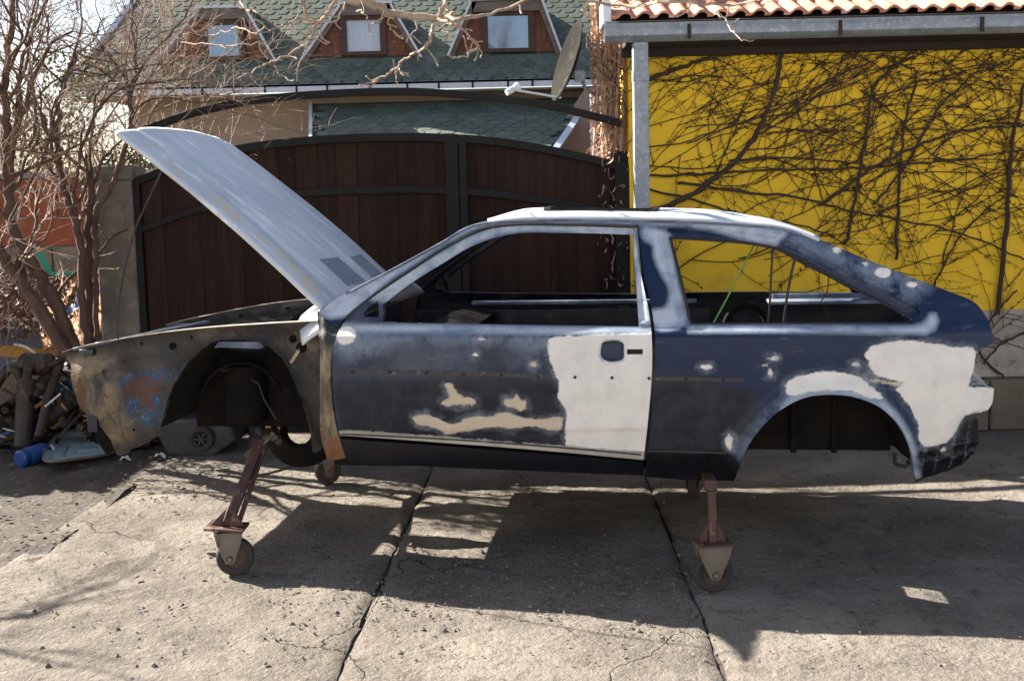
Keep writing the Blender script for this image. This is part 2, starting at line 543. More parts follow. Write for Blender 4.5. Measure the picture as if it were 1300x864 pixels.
# ------------------------------------------------------------------ garage with yellow wall
WY = 7.0
gx = at_y(800, 300, WY).x
zt = at_y(1000, 58, WY).z
zy, zw = at_y(1270, 393, WY).z, at_y(1270, 478, WY).z
garage = thing('garage', 'low garage with a yellow wall and a red tiled roof', 'garage', (2.6, WY, 0))
X1 = 7.5
b = MB(); b.box(((gx + X1) / 2, WY + .15, (zt + zy) / 2), (X1 - gx, .3, zt - zy)); b.build('wall', M['yellow'], garage)
b = MB(); b.box(((gx + X1) / 2, WY + .152, (zw + zy) / 2 - .0005), (X1 - gx, .3, zy - zw - .001)); b.build('whitewashed_band', M['whitewash'], garage)
x = gx; rg = random.Random(3)
while x < X1:
    w = rg.uniform(.42, .62)
    b = MB(); b.box((x + w / 2, WY + .08 + rg.uniform(-.01, .01), zw / 2 - .002), (w - .012, .36, zw - .004)); b.build('plinth_stone', M['stone'], garage, bevel=.015)
    x += w
b = MB(); b.box((gx + .15, WY + .55, zt / 2), (.3, .5, zt)); b.build('side_wall', M['yellow'], garage)
gl = at_y(768, 36, 6.55)
zg0, zg1 = at_y(1000, 47, 6.55).z, at_y(1000, 22, 6.55).z
b = MB()                                        # gutter: half-round trough with a folded lip
prof = [(-.045, zg1), (-.050, zg1 - .012), (-.043, zg1 - .030), (-.046, zg1 - .036), (-.04, zg1 - .085), (-.018, zg0 + .012), (.02, zg0), (.06, zg0 + .02), (.075, zg1 - .03), (.07, zg1 - .03), (.055, zg0 + .026), (.02, zg0 + .008), (-.012, zg0 + .02), (-.036, zg1 - .05), (-.036, zg1)]
def gut(xa, xb):
    n = len(prof)
    k = len(b.v)
    b.add([(xa, 6.6 + y, z) for y, z in prof] + [(xb, 6.6 + y, z) for y, z in prof], [(i, (i + 1) % n, n + (i + 1) % n, n + i) for i in range(n)] + [tuple(range(n)), tuple(range(2 * n - 1, n - 1, -1))])
gut(gl.x, X1)
b.build('gutter', M['zinc'], garage)
for pxx in (875, 1067, 1247):
    b = MB(); q = at_y(pxx, 36, 6.55)
    b.box((q.x, 6.548, (zg0 + zg1) / 2 - .012), (.02, .012, zg1 - zg0 - .03)); b.build('gutter_bracket', M['brown_board'], garage)
b = MB(); b.box(((gl.x + X1) / 2 + .05, 6.83, zg0 + .02), (X1 - gl.x - .2, .30, .035)); b.box(((gl.x + X1) / 2 + .05, 6.96, zg0 - .02), (X1 - gl.x - .2, .07, .05)); b.build('eave_boards', M['brown_board'], garage)
pl, pr = at_y(805, 150, 6.62).x, at_y(824, 150, 6.62).x
b = MB(); b.box(((pl + pr) / 2, 6.66, zg0 / 2), (pr - pl, .085, zg0)); 
q = at_y(815, 95, 6.6).z
b.build('downpipe', M['zinc'], garage, bevel=.004)
b = MB(); b.box(((pl + pr) / 2, 6.66, q), (pr - pl + .006, .091, .075)); b.build('pipe_sleeve', M['zinc'], garage, bevel=.003)
# roof: rows of interlocking clay tiles
slope = R(22)
roof = MB(); roof.box(((gl.x + X1) / 2 + .06, 8.5, zg1 + .0 + 1.9 * math.tan(slope)), (X1 - gl.x - .06, 4.2, .03), Matrix.Rotation(slope, 3, 'X'))
roof_o = roof.build('roof', M['brown_board'], garage)
tw = .118
t = MB()
tp = []
for i in range(9):
    u = i / 8
    hz = .0 if u < .35 else .030 * sin((u - .35) / .65 * pi) ** .6
    tp.append((u * (tw + .012), hz))
def tfn(u, v):
    i = int(round(u * 8)); return (tp[i][0], -.02 + .40 * v, tp[i][1] + .014 + .012 * (1 - v))
t.grid(tfn, 8, 1)
n = len(t.v)
for i in range(8):
    a, c = t.v[i * 2], t.v[i * 2 + 2]
    t.add([a, c, (c[0], c[1], c[2] - .016), (a[0], a[1], a[2] - .016)], [(3, 2, 1, 0)])
tme = t.mesh('roof_tile', M['tile'], smooth=False)
org = Vector((gl.x + .04, 6.57, zg1 + .012))
rt = random.Random(5)
far_t = MB()
for row in range(9):
    for k in range(int((X1 - gl.x) / tw) - 1):
        p = Vector((org.x + k * tw, org.y + row * .34 * cos(slope), org.z + row * .34 * sin(slope)))
        rz, rx = rt.uniform(-.02, .02), slope + rt.uniform(-.012, .012)
        if row < 5 and len(roof_o.children) < 290:
            link('roof_tile', tme, roof_o, p - Vector(garage.location), (rx, 0, rz))
        else:
            mm = Matrix.Translation(p) @ Matrix.Rotation(rx, 4, 'X')
            far_t.add([mm @ Vector(q) for q in t.v], t.f)
tag(far_t.build('upper_tiles', M['tile'], roof_o, off=tuple(garage.location), smooth=False), kind='stuff')
b = MB(); q = at_y(768, 12, 6.6); b.box((q.x + .01, 6.7, q.z - .02), (.05, .25, .14)); b.build('verge_board', M['white_metal'], garage)

# ------------------------------------------------------------------ house behind the gate
HY = 17.0
house = thing('house', 'beige house with green shingled roof and three dormers behind the gate', 'house', (0, 19, 0))
def hx(px, Y=HY): return at_y(px, 110, Y).x
EY = 16.6
zgut = at_y(540, 104, EY).z
hx0, hx1 = hx(150), hx(1000)
b = MB(); b.box(((hx0 + hx1) / 2, HY + 3.4, zgut / 2 - .1), (hx1 - hx0, 6, zgut)); b.build('wall', M['wall_beige'], house)
rp = R(45)
tz = math.tan(rp)
ry0 = EY
def roof_pt(px, py):
    """the point of the front roof slope seen at this pixel"""
    d = ray(px, py)
    # z = zgut + (y-ry0)*tz
    s = (zgut - ry0 * tz - CAM.z + CAM.y * tz) / (d.z - d.y * tz)
    return CAM + d * s
gl0, gr0 = roof_pt(85, 110), roof_pt(1000, 100)
L = 4.4                                          # slope length up to the flat top
tl = roof_pt(165, 8)
kx = (tl.x - gl0.x) / (tl.z - gl0.z)
zt_r = zgut + 3.3
b = MB()
A, B = Vector((gl0.x, ry0, zgut)), Vector((hx1, ry0, zgut))
C = Vector((hx1, ry0 + 3.3 / tz, zt_r)); D = Vector((gl0.x + kx * 3.3, ry0 + 3.3 / tz, zt_r))
E1 = Vector((hx1, ry0 + 8, zt_r + .3)); G1 = Vector((D.x, ry0 + 8, zt_r + .3)); H1 = Vector((gl0.x, ry0 + 8, zgut))
b.add([A, B, C, D, E1, G1, H1], [(0, 1, 2, 3), (3, 2, 4, 5), (0, 3, 5, 6)])
hroof = b.build('roof', M['shingle_base'], house, smooth=False)
# shingles: hexagonal tabs, each a thin slab on the slope
sw, sh = .235, .185
hexa = [(-sw / 2, .0), (-sw * .27, -sh * .5), (sw * .27, -sh * .5), (sw / 2, 0), (sw / 2, sh * .62), (-sw / 2, sh * .62)]
s = MB(); s.prism([(x, y, .012) for x, y in hexa], (0, 0, -.011))
shing = s.mesh('shingle', M['shingle'], smooth=False)
rs = random.Random(12)
DORM = [((200, 352), (255, 314), 80, 13), ((384, 536), (433, 497), 76, 8), ((569, 713), (598, 688), 71, 3)]
def in_dormer(px, py):
    for (xa, xb), (ta, tb), yb, yt in DORM:
        if py < yb - 2:
            f = (yb - py) / (yb - yt)
            if xa + (ta - xa) * f + 4 < px < xb + (tb - xb) * f - 4 and py > yt: return True
    return False
def project(p):
    d = p - CAM
    w = d.dot(_f)
    return CX + F * d.dot(_r) / w, CY - F * d.dot(_u) / w
def lay(origin, ang, xa, xb, rows, parent, limit, keep, rname):
    up = Vector((0, cos(ang), sin(ang)))
    far = MB(); cnt = 0
    q = Matrix.Rotation(ang, 3, 'X')
    for r_ in range(rows):
        k0 = int((xa - origin.x) / sw) - 1
        for k in range(int((xb - xa) / sw) + 3):
            x = xa + (k + (.5 if r_ % 2 else 0)) * sw
            p = Vector((x, origin.y, origin.z)) + up * (.08 + r_ * sh * .78)
            if not keep(p): continue
            px, py = project(p)
            tilt = ang - .04 + rs.uniform(-.012, .012)
            if cnt < limit and -20 < px < 780 and py > -15:
                link(rname, shing, parent, p - Vector(house.location), (tilt, 0, rs.uniform(-.01, .01)))
                cnt += 1
            else:
                mm = Matrix.Translation(p) @ Matrix.Rotation(tilt, 4, 'X')
                far.add([mm @ Vector(v) for v in s.v], s.f)
    if far.v: tag(far.build('upper_shingles', M['shingle'], parent, off=tuple(house.location), smooth=False), kind='stuff')
def keep_main(p):
    if p.x < gl0.x + kx * (p.z - zgut) + .08 or p.x > hx1 - .1: return False
    return not in_dormer(*project(p))
lay(Vector((0, ry0, zgut)), rp, gl0.x, hx1, 27, hroof, 290, keep_main, 'shingle')
b = MB()                                        # light metal verge on the left hip
b.bar(A + Vector((-.02, -.02, .0)), D + Vector((-.02, -.02, 0)), .09, .03, (0, -1, 0)); b.build('verge_strip', M['white_metal'], house)
b = MB()
b.box(((gl0.x + hx1) / 2, ry0 - .06, zgut - .02), (hx1 - gl0.x, .13, .035)); b.box(((gl0.x + hx1) / 2, ry0 - .115, zgut - .06), (hx1 - gl0.x, .02, .12)); b.build('gutter', M['white_metal'], house)
for pxx in (336, 376, 415, 517, 557, 600, 645, 676, 470, 296, 256):
    b = MB(); q = at_y(pxx, 104, ry0 - .13); b.box((q.x, ry0 - .128, zgut - .075), (.03, .014, .10)); b.build('gutter_clip', M['steel_black'], house)
b = MB(); b.box(((gl0.x + hx1) / 2, ry0 + .26, zgut - .14), (hx1 - gl0.x - .05, .50, .03)); b.build('soffit', M['wall_beige'], house)
# dormers
for k, ((xa, xb), (ta, tb), yb, yt) in enumerate(DORM):
    sill = roof_pt((xa + xb) / 2, yb)
    DY = sill.y + .06
    def dp(px, py, Y=None): return at_y(px, py, DY if Y is None else Y)
    bl, br, tl_, tr = dp(xa, yb), dp(xb, yb), dp(ta, yt), dp(tb, yt)
    zb_, zt_ = (bl.z + br.z) / 2, (tl_.z + tr.z) / 2
    bl.z = br.z = zb_; tl_.z = tr.z = zt_
    dorm = MB()
    back = Vector((0, 1.7, 0))
    fo = Vector((0, -.10, 0))
    t_ = .045
    # two sloping cheeks and the flat top, each a slab of thickness t_
    def slabq(p, q, mb):
        d = (q - p).normalized(); nrm = Vector((-d.z, 0, d.x)) * t_
        mb.prism([p + fo, q + fo, q + fo + nrm, p + fo + nrm], back - fo)
    slabq(br - Vector((0, 0, .1)), tr, dorm); slabq(tl_, bl - Vector((0, 0, .1)), dorm)
    dorm.prism([tl_ + fo + Vector((-.02, 0, -.003)), tr + fo + Vector((.02, 0, -.003)), tr + fo + Vector((.02, 0, t_)), tl_ + fo + Vector((-.02, 0, t_))], back - fo)
    do = dorm.build('dormer', M['shingle'], house, smooth=False)
    f_ = MB()
    for p, q in ((bl, tl_), (tr, br)):
        inn = Vector((.05 if p is bl else -.05, 0, 0))
        f_.bar(p + fo + Vector((0, -.012, 0)) + inn, q + fo + Vector((0, -.012, 0)) + inn, .085, .022, (0, -1, 0))
    f_.box(((tl_.x + tr.x) / 2, DY - .112, zt_ - .085), (tr.x - tl_.x - .02, .022, .15))
    f_.build('barge_board', M['grey_wood'], do, off=tuple(house.location))
    f_ = MB()
    for p, q in ((bl, tl_), (tr, br)):
        f_.bar(p + fo + Vector((0, -.03, 0)), q + fo + Vector((0, -.03, 0)), .035, .05, (0, -1, 0))
    f_.box(((tl_.x + tr.x) / 2, DY - .13, zt_ + .03), (tr.x - tl_.x + .05, .05, .04))
    f_.build('flashing', M['white_metal'], do, off=tuple(house.location))
    f_ = MB(); f_.prism([bl, br, tr, tl_], (0, .04, 0)); f_.build('front_panel', M['osb'], do, off=tuple(house.location), smooth=False)
    wx = [(263, 303, 32, 72), (440, 482, 26, 66), (619, 670, 20, 62)][k]
    wl, wr_, wt, wb = dp(wx[0], wx[2]).x, dp(wx[1], wx[2]).x, dp((wx[0] + wx[1]) / 2, wx[2]).z, dp((wx[0] + wx[1]) / 2, wx[3]).z
    fw = .10
    wf = MB()
    for c_, sz in ((((wl + wr_) / 2, DY - .03, wt + fw / 2), (wr_ - wl + 2 * fw, .07, fw)), (((wl + wr_) / 2, DY - .03, wb - .03), (wr_ - wl + 2 * fw, .08, .06)),
                   ((wl - fw / 2, DY - .028, (wt + wb) / 2 - .015), (fw, .066, wt - wb + .03)), ((wr_ + fw / 2, DY - .028, (wt + wb) / 2 - .015), (fw, .066, wt - wb + .03))):
        wf.box(c_, sz)
    wo = wf.build('window_frame', M['frame_wood'], do, off=tuple(house.location))
    pn = MB(); pn.box(((wl + wr_) / 2, DY - .008, (wt + wb) / 2), (wr_ - wl, .008, wt - wb)); 
    pn.build('pane', M['curtain'] if k == 1 else M['pane'], do, off=tuple(house.location), smooth=False)
# lean-to roof over the entrance, lower than the eaves
LY = 15.2
pa = at_y(396, 134, 16.9)
la = R(28)
zl_top = pa.z
def low_pt(px, py):
    d = ray(px, py); t_ = math.tan(la)
    s_ = (zl_top - 16.9 * t_ - CAM.z) / (d.z - d.y * t_)
    return CAM + d * s_
q1, q2, q3, q4 = low_pt(396, 134), low_pt(748, 130), low_pt(690, 205), low_pt(396, 215)
q4.z = q3.z; q4.y = q3.y; q1.y = q2.y = 16.95; q1.z = q2.z = zl_top + .03
b = MB(); b.add([q4, q3, q2, q1], [(0, 1, 2, 3)]); b.add([q4 - Vector((0, 0, .06)), q3 - Vector((0, 0, .06)), q2 - Vector((0, 0, .06)), q1 - Vector((0, 0, .06))], [(3, 2, 1, 0)])
porch = b.build('porch_roof', M['shingle_base'], house, smooth=False)
def keep_low(p):
    f = (p.z - q3.z) / (q2.z - q3.z)
    return q1.x + (q4.x - q1.x) * (1 - f) + .1 < p.x < q3.x + (q2.x - q3.x) * f - .06 and p.z < zl_top
lay(Vector((0, q3.y - .02, q3.z)), math.atan2(q2.z - q3.z, q2.y - q3.y), q1.x, q2.x + .2, 16, porch, 299, keep_low, 'shingle')
b = MB(); b.bar(q3 + Vector((.05, -.02, 0)), q2 + Vector((.05, -.02, 0)), .09, .05, (0, -1, .6)); b.build('verge_strip', M['white_metal'], house)
b = MB(); b.bar(q4 + Vector((-.03, 0, 0)), q1 + Vector((-.03, 0, 0)), .05, .08); b.build('edge_trim', M['white_metal'], house)
b = MB(); b.prism([(q3.x + .12, 16.2, 0), (q2.x + 1.2, 16.2, 0), (q2.x + 1.2, 16.2, zl_top + .1), (q2.x - .1, 16.2, zl_top + .1), (q3.x + .12, 16.2, q3.z + .3)], (0, .8, 0)); b.build('side_wall', M['wall_pink'], house, smooth=False)
b = MB(); q = at_y(754, 180, 16.0); b.tube([(q.x, 16.0, .1), (q.x, 16.0, at_y(754, 120, 16).z)], .055, 10); b.build('downpipe', M['white_metal'], house)

# ------------------------------------------------------------------ brick wall at the left
BY = 8.6
bw = thing('brick_wall', 'orange hollow brick wall behind the scrap heap, grey blocks along its foot', 'wall', (-4.5, BY + .15, 0))
zt_b = at_y(60, 226, BY).z
xw1 = at_y(128, 280, BY).x + .15
b = MB(); b.box((xw1 - 3.01, BY + .152, zt_b / 2 - .01), (5.98, .25, zt_b - .02)); b.build('mortar', M['mortar'], bw)
rg = random.Random(8)
zc = at_y(60, 313, BY).z
def course(z0, z1, w, mat, name, off):
    x = xw1 - off
    while x > xw1 - 4.6:
        b = MB(); b.box((x - w / 2, BY + .10 + rg.uniform(-.006, .006), (z0 + z1) / 2), (w - .016, .20, z1 - z0 - .016)); b.build(name, mat, bw, bevel=.006)
        x -= w
course(zc - .22, zc, .52, M['block'], 'block', .05); course(zc - .45, zc - .22, .52, M['block'], 'block', .3); course(zc - .68, zc - .45, .52, M['block'], 'block', .05)
z = zc; k = 0
while z < zt_b - .1:
    h = min(.23, zt_b - z); course(z, z + h, .40, M['brick'], 'brick', .1 if k % 2 else .3); z += h; k += 1
b = MB(); b.box((xw1 - 3, BY + .13, zt_b + .02), (6.05, .32, .045)); b.build('coping', M['mortar'], bw, bevel=.006)

# unseen block wall, added out of view at the left to shade the scrap heap
ew = thing('shade_wall', 'unseen grey block wall added beyond the left edge to shade the scrap heap', 'wall', (-4.95, 7.75, 0))
for r_ in range(8):
    for k in range(4):
        b = MB(); b.box((-4.95, 7.12 + k * .42 + (.2 if r_ % 2 else 0), .125 + r_ * .24), (.2, .405, .225)); b.build('block', M['block'], ew, bevel=.006)

# the street in front and the sunlit house across it (behind the viewer)
M['street'] = surf('pale worn street', (.34, .33, .32), (.27, .262, .252), 1.5, .95, .6, 40, .02, spots=(.20, .185, .165), sscale=3)
M['facade'] = surf('pale cream facade', (.68, .67, .66), (.61, .60, .585), 1.0, .9, .3, 30, .01)
b = MB(); b.grid(lambda u, v: (-25 + 50 * u, -8.0 + 8.72 * v, -.008 + .004 * noise.noise((u * 40, v * 9, 2))), 60, 20)
tag(b.build('street', M['street']), kind='structure')
ah = thing('house', 'pale cream house across the street behind the viewer', 'house', (0, -11, 0))
b = MB(); b.box((0, -11.5, 3.0), (30, 6, 6.0)); b.build('wall', M['facade'], ah, smooth=False)
b = MB(); b.prism([(-15.4, -8.1, 6.0), (-15.4, -11.5, 7.9), (-15.4, -14.9, 6.0)], (30.8, 0, 0)); b.build('roof', M['tile'], ah, smooth=False)
for k in range(7):
    b = MB(); x = -12 + k * 4
    for z in (1.0, 3.9):
        b = MB(); b.box((x, -8.49, z + .7), (1.1, .06, 1.4)); wo = b.build('window_frame', M['white_metal'], ah, smooth=False)
        b = MB(); b.box((x, -8.455, z + .7), (.94, .02, 1.24)); b.build('pane', M['pane'], wo, off=tuple(ah.location), smooth=False)
# ------------------------------------------------------------------ the car body
def bez(poly, n=5, closed=True):
    """photo outline: (x,y) points are smooth, (x,y,1) are corners"""
    out = []
    k = len(poly)
    for i in range(k if closed else k - 1):
        p1, p2 = poly[i], poly[(i + 1) % k]
        c1, c2 = len(p1) > 2, len(p2) > 2
        P1, P2 = Vector(p1[:2]), Vector(p2[:2])
        P0, P3 = Vector(poly[(i - 1) % k][:2]), Vector(poly[(i + 2) % k][:2])
        if not closed and i == 0: c1 = True
        if not closed and i == k - 2: c2 = True
        ch = P2 - P1
        def tang(A, Bm, Cc):
            d0, d1 = (Bm - A).length, (Cc - Bm).length
            t = ((Bm - A) / max(d0, 1e-6) * d1 + (Cc - Bm) / max(d1, 1e-6) * d0) / (d0 + d1) * ch.length
            return t
        m1 = ch if c1 else tang(P0, P1, P2)
        m2 = ch if c2 else tang(P1, P2, P3)
        for j in range(n):
            t = j / n
            h = (2 * t ** 3 - 3 * t ** 2 + 1) * P1 + (t ** 3 - 2 * t ** 2 + t) * m1 + (-2 * t ** 3 + 3 * t ** 2) * P2 + (t ** 3 - t ** 2) * m2
            out.append((h.x, h.y))
    if not closed: out.append(tuple(poly[-1][:2]))
    return out

ZB = 1.085                                        # belt line
HP = [(-.75, .115), (-.64, .075), (-.585, .045), (-.53, .022), (-.42, .008), (-.25, 0), (-.12, .003), (-.045, .010), (-.030, .014), (-.014, .031), (-.002, .043),
      (.010, .047), (.05, .064), (.2, .125), (.35, .200), (.43, .25), (.47, .285), (.52, .34)]
HPX = np.array([p[0] for p in HP]); HPY = np.array([p[1] for p in HP])
def side_y(X, Z):
    y = np.interp(Z - ZB, HPX, HPY)
    y = y + .05 * np.clip((-.9 - X) / .9, 0, 2) ** 2 + .11 * np.clip((X - .95) / .95, 0, 2) ** 2
    return y
def pxz(px, py, fn=side_y):
    y = .03
    for _ in range(7):
        p = car_y(px, py, y)
        y = float(fn(p.x, p.z))
    return (p.x, p.z)
def poly_xz(poly, fn=side_y, n=5, closed=True):
    return [pxz(x, y, fn) for x, y in bez(poly, n, closed)]

def sdf(P, poly):
    """signed distance, positive inside"""
    P = np.asarray(P, float); V = np.asarray(poly, float)
    d = np.full(len(P), 1e9); ins = np.zeros(len(P), bool)
    for a, b in zip(V, np.roll(V, -1, 0)):
        e = b - a; w = P - a
        t = np.clip((w @ e) / max(e @ e, 1e-12), 0, 1)
        d = np.minimum(d, np.hypot(*(w - t[:, None] * e).T))
        cond = (a[1] > P[:, 1]) != (b[1] > P[:, 1])
        with np.errstate(divide='ignore', invalid='ignore'):
            xi = (b[0] - a[0]) * (P[:, 1] - a[1]) / (b[1] - a[1]) + a[0]
        ins ^= cond & (P[:, 0] < xi)
    return np.where(ins, d, -d)
def dist_line(P, line):
    P = np.asarray(P, float); d = np.full(len(P), 1e9)
    for a, b in zip(line, line[1:]):
        a = np.array(a); b = np.array(b); e = b - a; w = P - a
        t = np.clip((w @ e) / max(e @ e, 1e-12), 0, 1)
        d = np.minimum(d, np.hypot(*(w - t[:, None] * e).T))
    return d
def dens(poly, res):
    out = []
    for a, b in zip(poly, poly[1:] + poly[:1]):
        L = math.hypot(b[0] - a[0], b[1] - a[1])
        k = max(1, int(round(L / res)))
        for i in range(k): out.append((a[0] + (b[0] - a[0]) * i / k, a[1] + (b[1] - a[1]) * i / k))
    # drop points that nearly coincide
    o2 = [out[0]]
    for p in out[1:]:
        if math.hypot(p[0] - o2[-1][0], p[1] - o2[-1][1]) > res * .3: o2.append(p)
    if math.hypot(o2[0][0] - o2[-1][0], o2[0][1] - o2[-1][1]) < res * .3: o2.pop()
    return o2

car = thing('car_body', 'stripped dark blue coupe body with its hood raised, no glass, patched with white filler', 'car body', CAR0, -YAW)

def panel(name, outer, holes, mat, res=.014, fn=side_y, disp=None, masks=None, thick=.02, parent=car, rim_out=True, inner=False):
    outer = dens(outer, res); holes = [dens(h, res) for h in holes]
    vs, es = [], []
    for lp in [outer] + holes:
        n0 = len(vs); k = len(lp)
        vs += lp
        es += [(n0 + i, n0 + (i + 1) % k) for i in range(k)]
    A = np.array(outer)
    x0, z0 = A.min(0); x1, z1 = A.max(0)
    gx_, gz_ = np.meshgrid(np.arange(x0, x1, res), np.arange(z0, z1, res * .87))
    gx_ = gx_ + (np.arange(gx_.shape[0]) % 2)[:, None] * res / 2
    G = np.c_[gx_.ravel(), gz_.ravel()]
    s = sdf(G, outer)
    for h in holes: s = np.minimum(s, -sdf(G, h))
    G = G[s > res * .45]
    vs += [tuple(p) for p in G]
    r = delaunay_2d_cdt([Vector(p) for p in vs], es, [], 0, 1e-6)
    V = np.array([tuple(p) for p in r[0]]); T = [t for t in r[2]]
    cen = np.array([V[list(t)].mean(0) for t in T])
    s = sdf(cen, outer)
    for h in holes: s = np.minimum(s, -sdf(cen, h))
    T = [t for t, q in zip(T, s) if q > 0]
    Y = np.asarray(fn(V[:, 0], V[:, 1])) * np.ones(len(V))
    if disp is not None: Y = Y + disp(V)
    faces = []
    for t in T:
        a, b, c = V[t[0]], V[t[1]], V[t[2]]
        cr = (b[0] - a[0]) * (c[1] - a[1]) - (b[1] - a[1]) * (c[0] - a[0])
        faces.append(tuple(t) if cr > 0 else (t[0], t[2], t[1]))
    verts = [(V[i, 0], Y[i], V[i, 1]) for i in range(len(V))]
    # rim: fold every free edge inwards
    cnt = {}
    for f in faces:
        for i in range(3):
            e = (f[i], f[(i + 1) % 3]); cnt[e] = 1
    free = [e for e in cnt if (e[1], e[0]) not in cnt]
    mp = {}
    src = list(range(len(V)))
    def dupv(i):
        if i not in mp:
            mp[i] = len(verts); x, y, z = verts[i]; verts.append((x, y + thick, z)); src.append(i)
        return mp[i]
    rim = []
    for a, b in free: rim.append((b, a, dupv(a), dupv(b)))
    me = bpy.data.meshes.new(name)
    me.from_pydata(verts, [], faces + rim)
    me.materials.append(mat)
    me.polygons.foreach_set('use_smooth', [True] * len(me.polygons))
    me.set_sharp_from_angle(angle=R(50))
    src = np.array(src)
    for k, fnm in (masks or {}).items():
        at = me.attributes.new(k, 'FLOAT', 'POINT')
        at.data.foreach_set('value', np.asarray(fnm(V), np.float32)[src])
    me.update()
    return link(name, me, parent)

def multi(polys, n=4):
    """mask: union of outlines given in photo pixels on the flank"""
    ps = [poly_xz(p, n=n) for p in polys]
    return lambda V: np.max([sdf(V, p) for p in ps], 0)
def spot(x, y, w, h):
    w, h = w * .72, h * .72
    return [(x - w, y), (x - w * .6, y - h * .8), (x + w * .1, y - h), (x + w * .8, y - h * .6), (x + w, y + h * .2), (x + w * .4, y + h), (x - w * .5, y + h * .7)]

def paint_mat(name, base1, base2, cloud, cl=(.50, .80), rough=.42, hues=('white', 'putty', 'grey', 'black', 'rust'), wear=.35):
    m, nt, b = newmat(name)
    v = coords(nt)
    n1 = noise_(nt, v, 1.8, 8, .62, .4)
    n2 = noise_(nt, v, 9, 8, .68, .3)
    n3 = noise_(nt, v, 46, 5, .6)
    vs = coords(nt, (1.0, 1, 7))
    n4 = noise_(nt, vs, 5, 8, .7)
    col = mixc(nt, ramp(nt, n1, .35, .65), base1, base2)
    fac = math_(nt, 'ADD', math_(nt, 'MULTIPLY', n1, .45), math_(nt, 'MULTIPLY', n2, .55))
    col = mixc(nt, math_(nt, 'MULTIPLY', ramp(nt, fac, *cl), .8), col, cloud)
    col = mixc(nt, math_(nt, 'MULTIPLY', ramp(nt, n4, .60, .74), wear), col, (.30, .34, .40))
    rgh = None
    mask_all = None
    n6 = noise_(nt, coords(nt, (1, 1, 4)), 17, 7, .7)
    jit = math_(nt, 'ADD', math_(nt, 'MULTIPLY', math_(nt, 'SUBTRACT', n2, .5), .024), math_(nt, 'MULTIPLY', math_(nt, 'SUBTRACT', n3, .5), .016))
    jit = math_(nt, 'ADD', jit, math_(nt, 'MULTIPLY', math_(nt, 'SUBTRACT', n6, .5), .020))
    jit2 = math_(nt, 'MULTIPLY', math_(nt, 'SUBTRACT', n2, .5), .10)
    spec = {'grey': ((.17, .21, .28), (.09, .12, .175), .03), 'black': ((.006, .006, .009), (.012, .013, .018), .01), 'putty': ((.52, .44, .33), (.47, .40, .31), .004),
            'white': ((.70, .68, .645), (.60, .585, .56), .0035), 'pale': ((.38, .44, .52), (.17, .22, .31), .012), 'char': ((.012, .0145, .022), (.026, .030, .041), .02), 'recess': ((.030, .042, .075), (.05, .065, .10), .002), 'flake': ((.40, .40, .36), (.30, .30, .28), .004), 'rust': ((.24, .095, .035), (.11, .05, .028), .02)}  # pale: light paint, and highlights painted along shoulder and rails
    for h in hues:
        col_prev = col
        a = N(nt, 'ShaderNodeAttribute', attribute_name=h)
        c1, c2, soft = spec[h]
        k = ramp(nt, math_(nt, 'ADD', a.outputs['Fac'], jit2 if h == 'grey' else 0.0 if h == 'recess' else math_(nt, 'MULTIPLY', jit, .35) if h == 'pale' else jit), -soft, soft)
        cc = mixc(nt, ramp(nt, n2, .42, .66), c1, c2)
        if h in ('grey', 'rust'): k = math_(nt, 'MULTIPLY', k, ramp(nt, math_(nt, 'ADD', n2, math_(nt, 'MULTIPLY', n3, .3)), .45, .68) if h == 'grey' else ramp(nt, n2, .3, .5))
        col = mixc(nt, k, col, cc)
        if h == 'flake': k = math_(nt, 'MULTIPLY', k, ramp(nt, noise_(nt, coords(nt, (1, 1, 3.2)), 13, 9, .72), .49, .53))
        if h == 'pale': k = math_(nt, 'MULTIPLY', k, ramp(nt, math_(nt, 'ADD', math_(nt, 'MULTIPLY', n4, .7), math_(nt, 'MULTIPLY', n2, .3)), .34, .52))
        if h in ('white', 'putty'):                     # sanded ring round the filler: paint layers feathered out
            ring = math_(nt, 'MULTIPLY', ramp(nt, math_(nt, 'ADD', a.outputs['Fac'], math_(nt, 'MULTIPLY', jit, 1.6)), -.028, -.004), math_(nt, 'MULTIPLY', ramp(nt, n2, .38, .62), .5))
            col = mixc(nt, ring, col_prev, (.24, .275, .33)); col = mixc(nt, k, col, cc)
        if h in ('white', 'putty'): mask_all = k if mask_all is None else math_(nt, 'MAXIMUM', mask_all, k)
    nt.links.new(col, b.inputs['Base Color'])
    r0 = math_(nt, 'ADD', math_(nt, 'MULTIPLY', n2, .35), rough - .18)
    if mask_all is not None:
        r0 = math_(nt, 'ADD', r0, math_(nt, 'MULTIPLY', mask_all, .3), True)
    nt.links.new(r0, b.inputs['Roughness'])
    b.inputs['Specular IOR Level'].default_value = .20
    h = math_(nt, 'ADD', math_(nt, 'MULTIPLY', n3, .3), n2)
    if mask_all is not None: h = math_(nt, 'ADD', h, math_(nt, 'MULTIPLY', mask_all, .5))
    bump_(nt, b, h, .22, .004)
    return m
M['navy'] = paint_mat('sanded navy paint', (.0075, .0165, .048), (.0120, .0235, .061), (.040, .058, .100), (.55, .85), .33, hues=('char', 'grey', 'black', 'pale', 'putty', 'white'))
M['door_paint'] = paint_mat('sanded grey navy paint', (.015, .022, .044), (.028, .038, .066), (.105, .127, .170), (.44, .74), .36, hues=('char', 'grey', 'pale', 'putty', 'white', 'flake', 'recess'))
M['rail'] = paint_mat('sanded pale navy paint', (.045, .06, .10), (.10, .125, .17), (.30, .34, .39), (.45, .68), hues=())
M['dark_inside'] = surf('dark navy inside', (.008, .010, .018), (.016, .018, .028), 5, .32, .25, 12, spots=(.04, .042, .05), sscale=9)
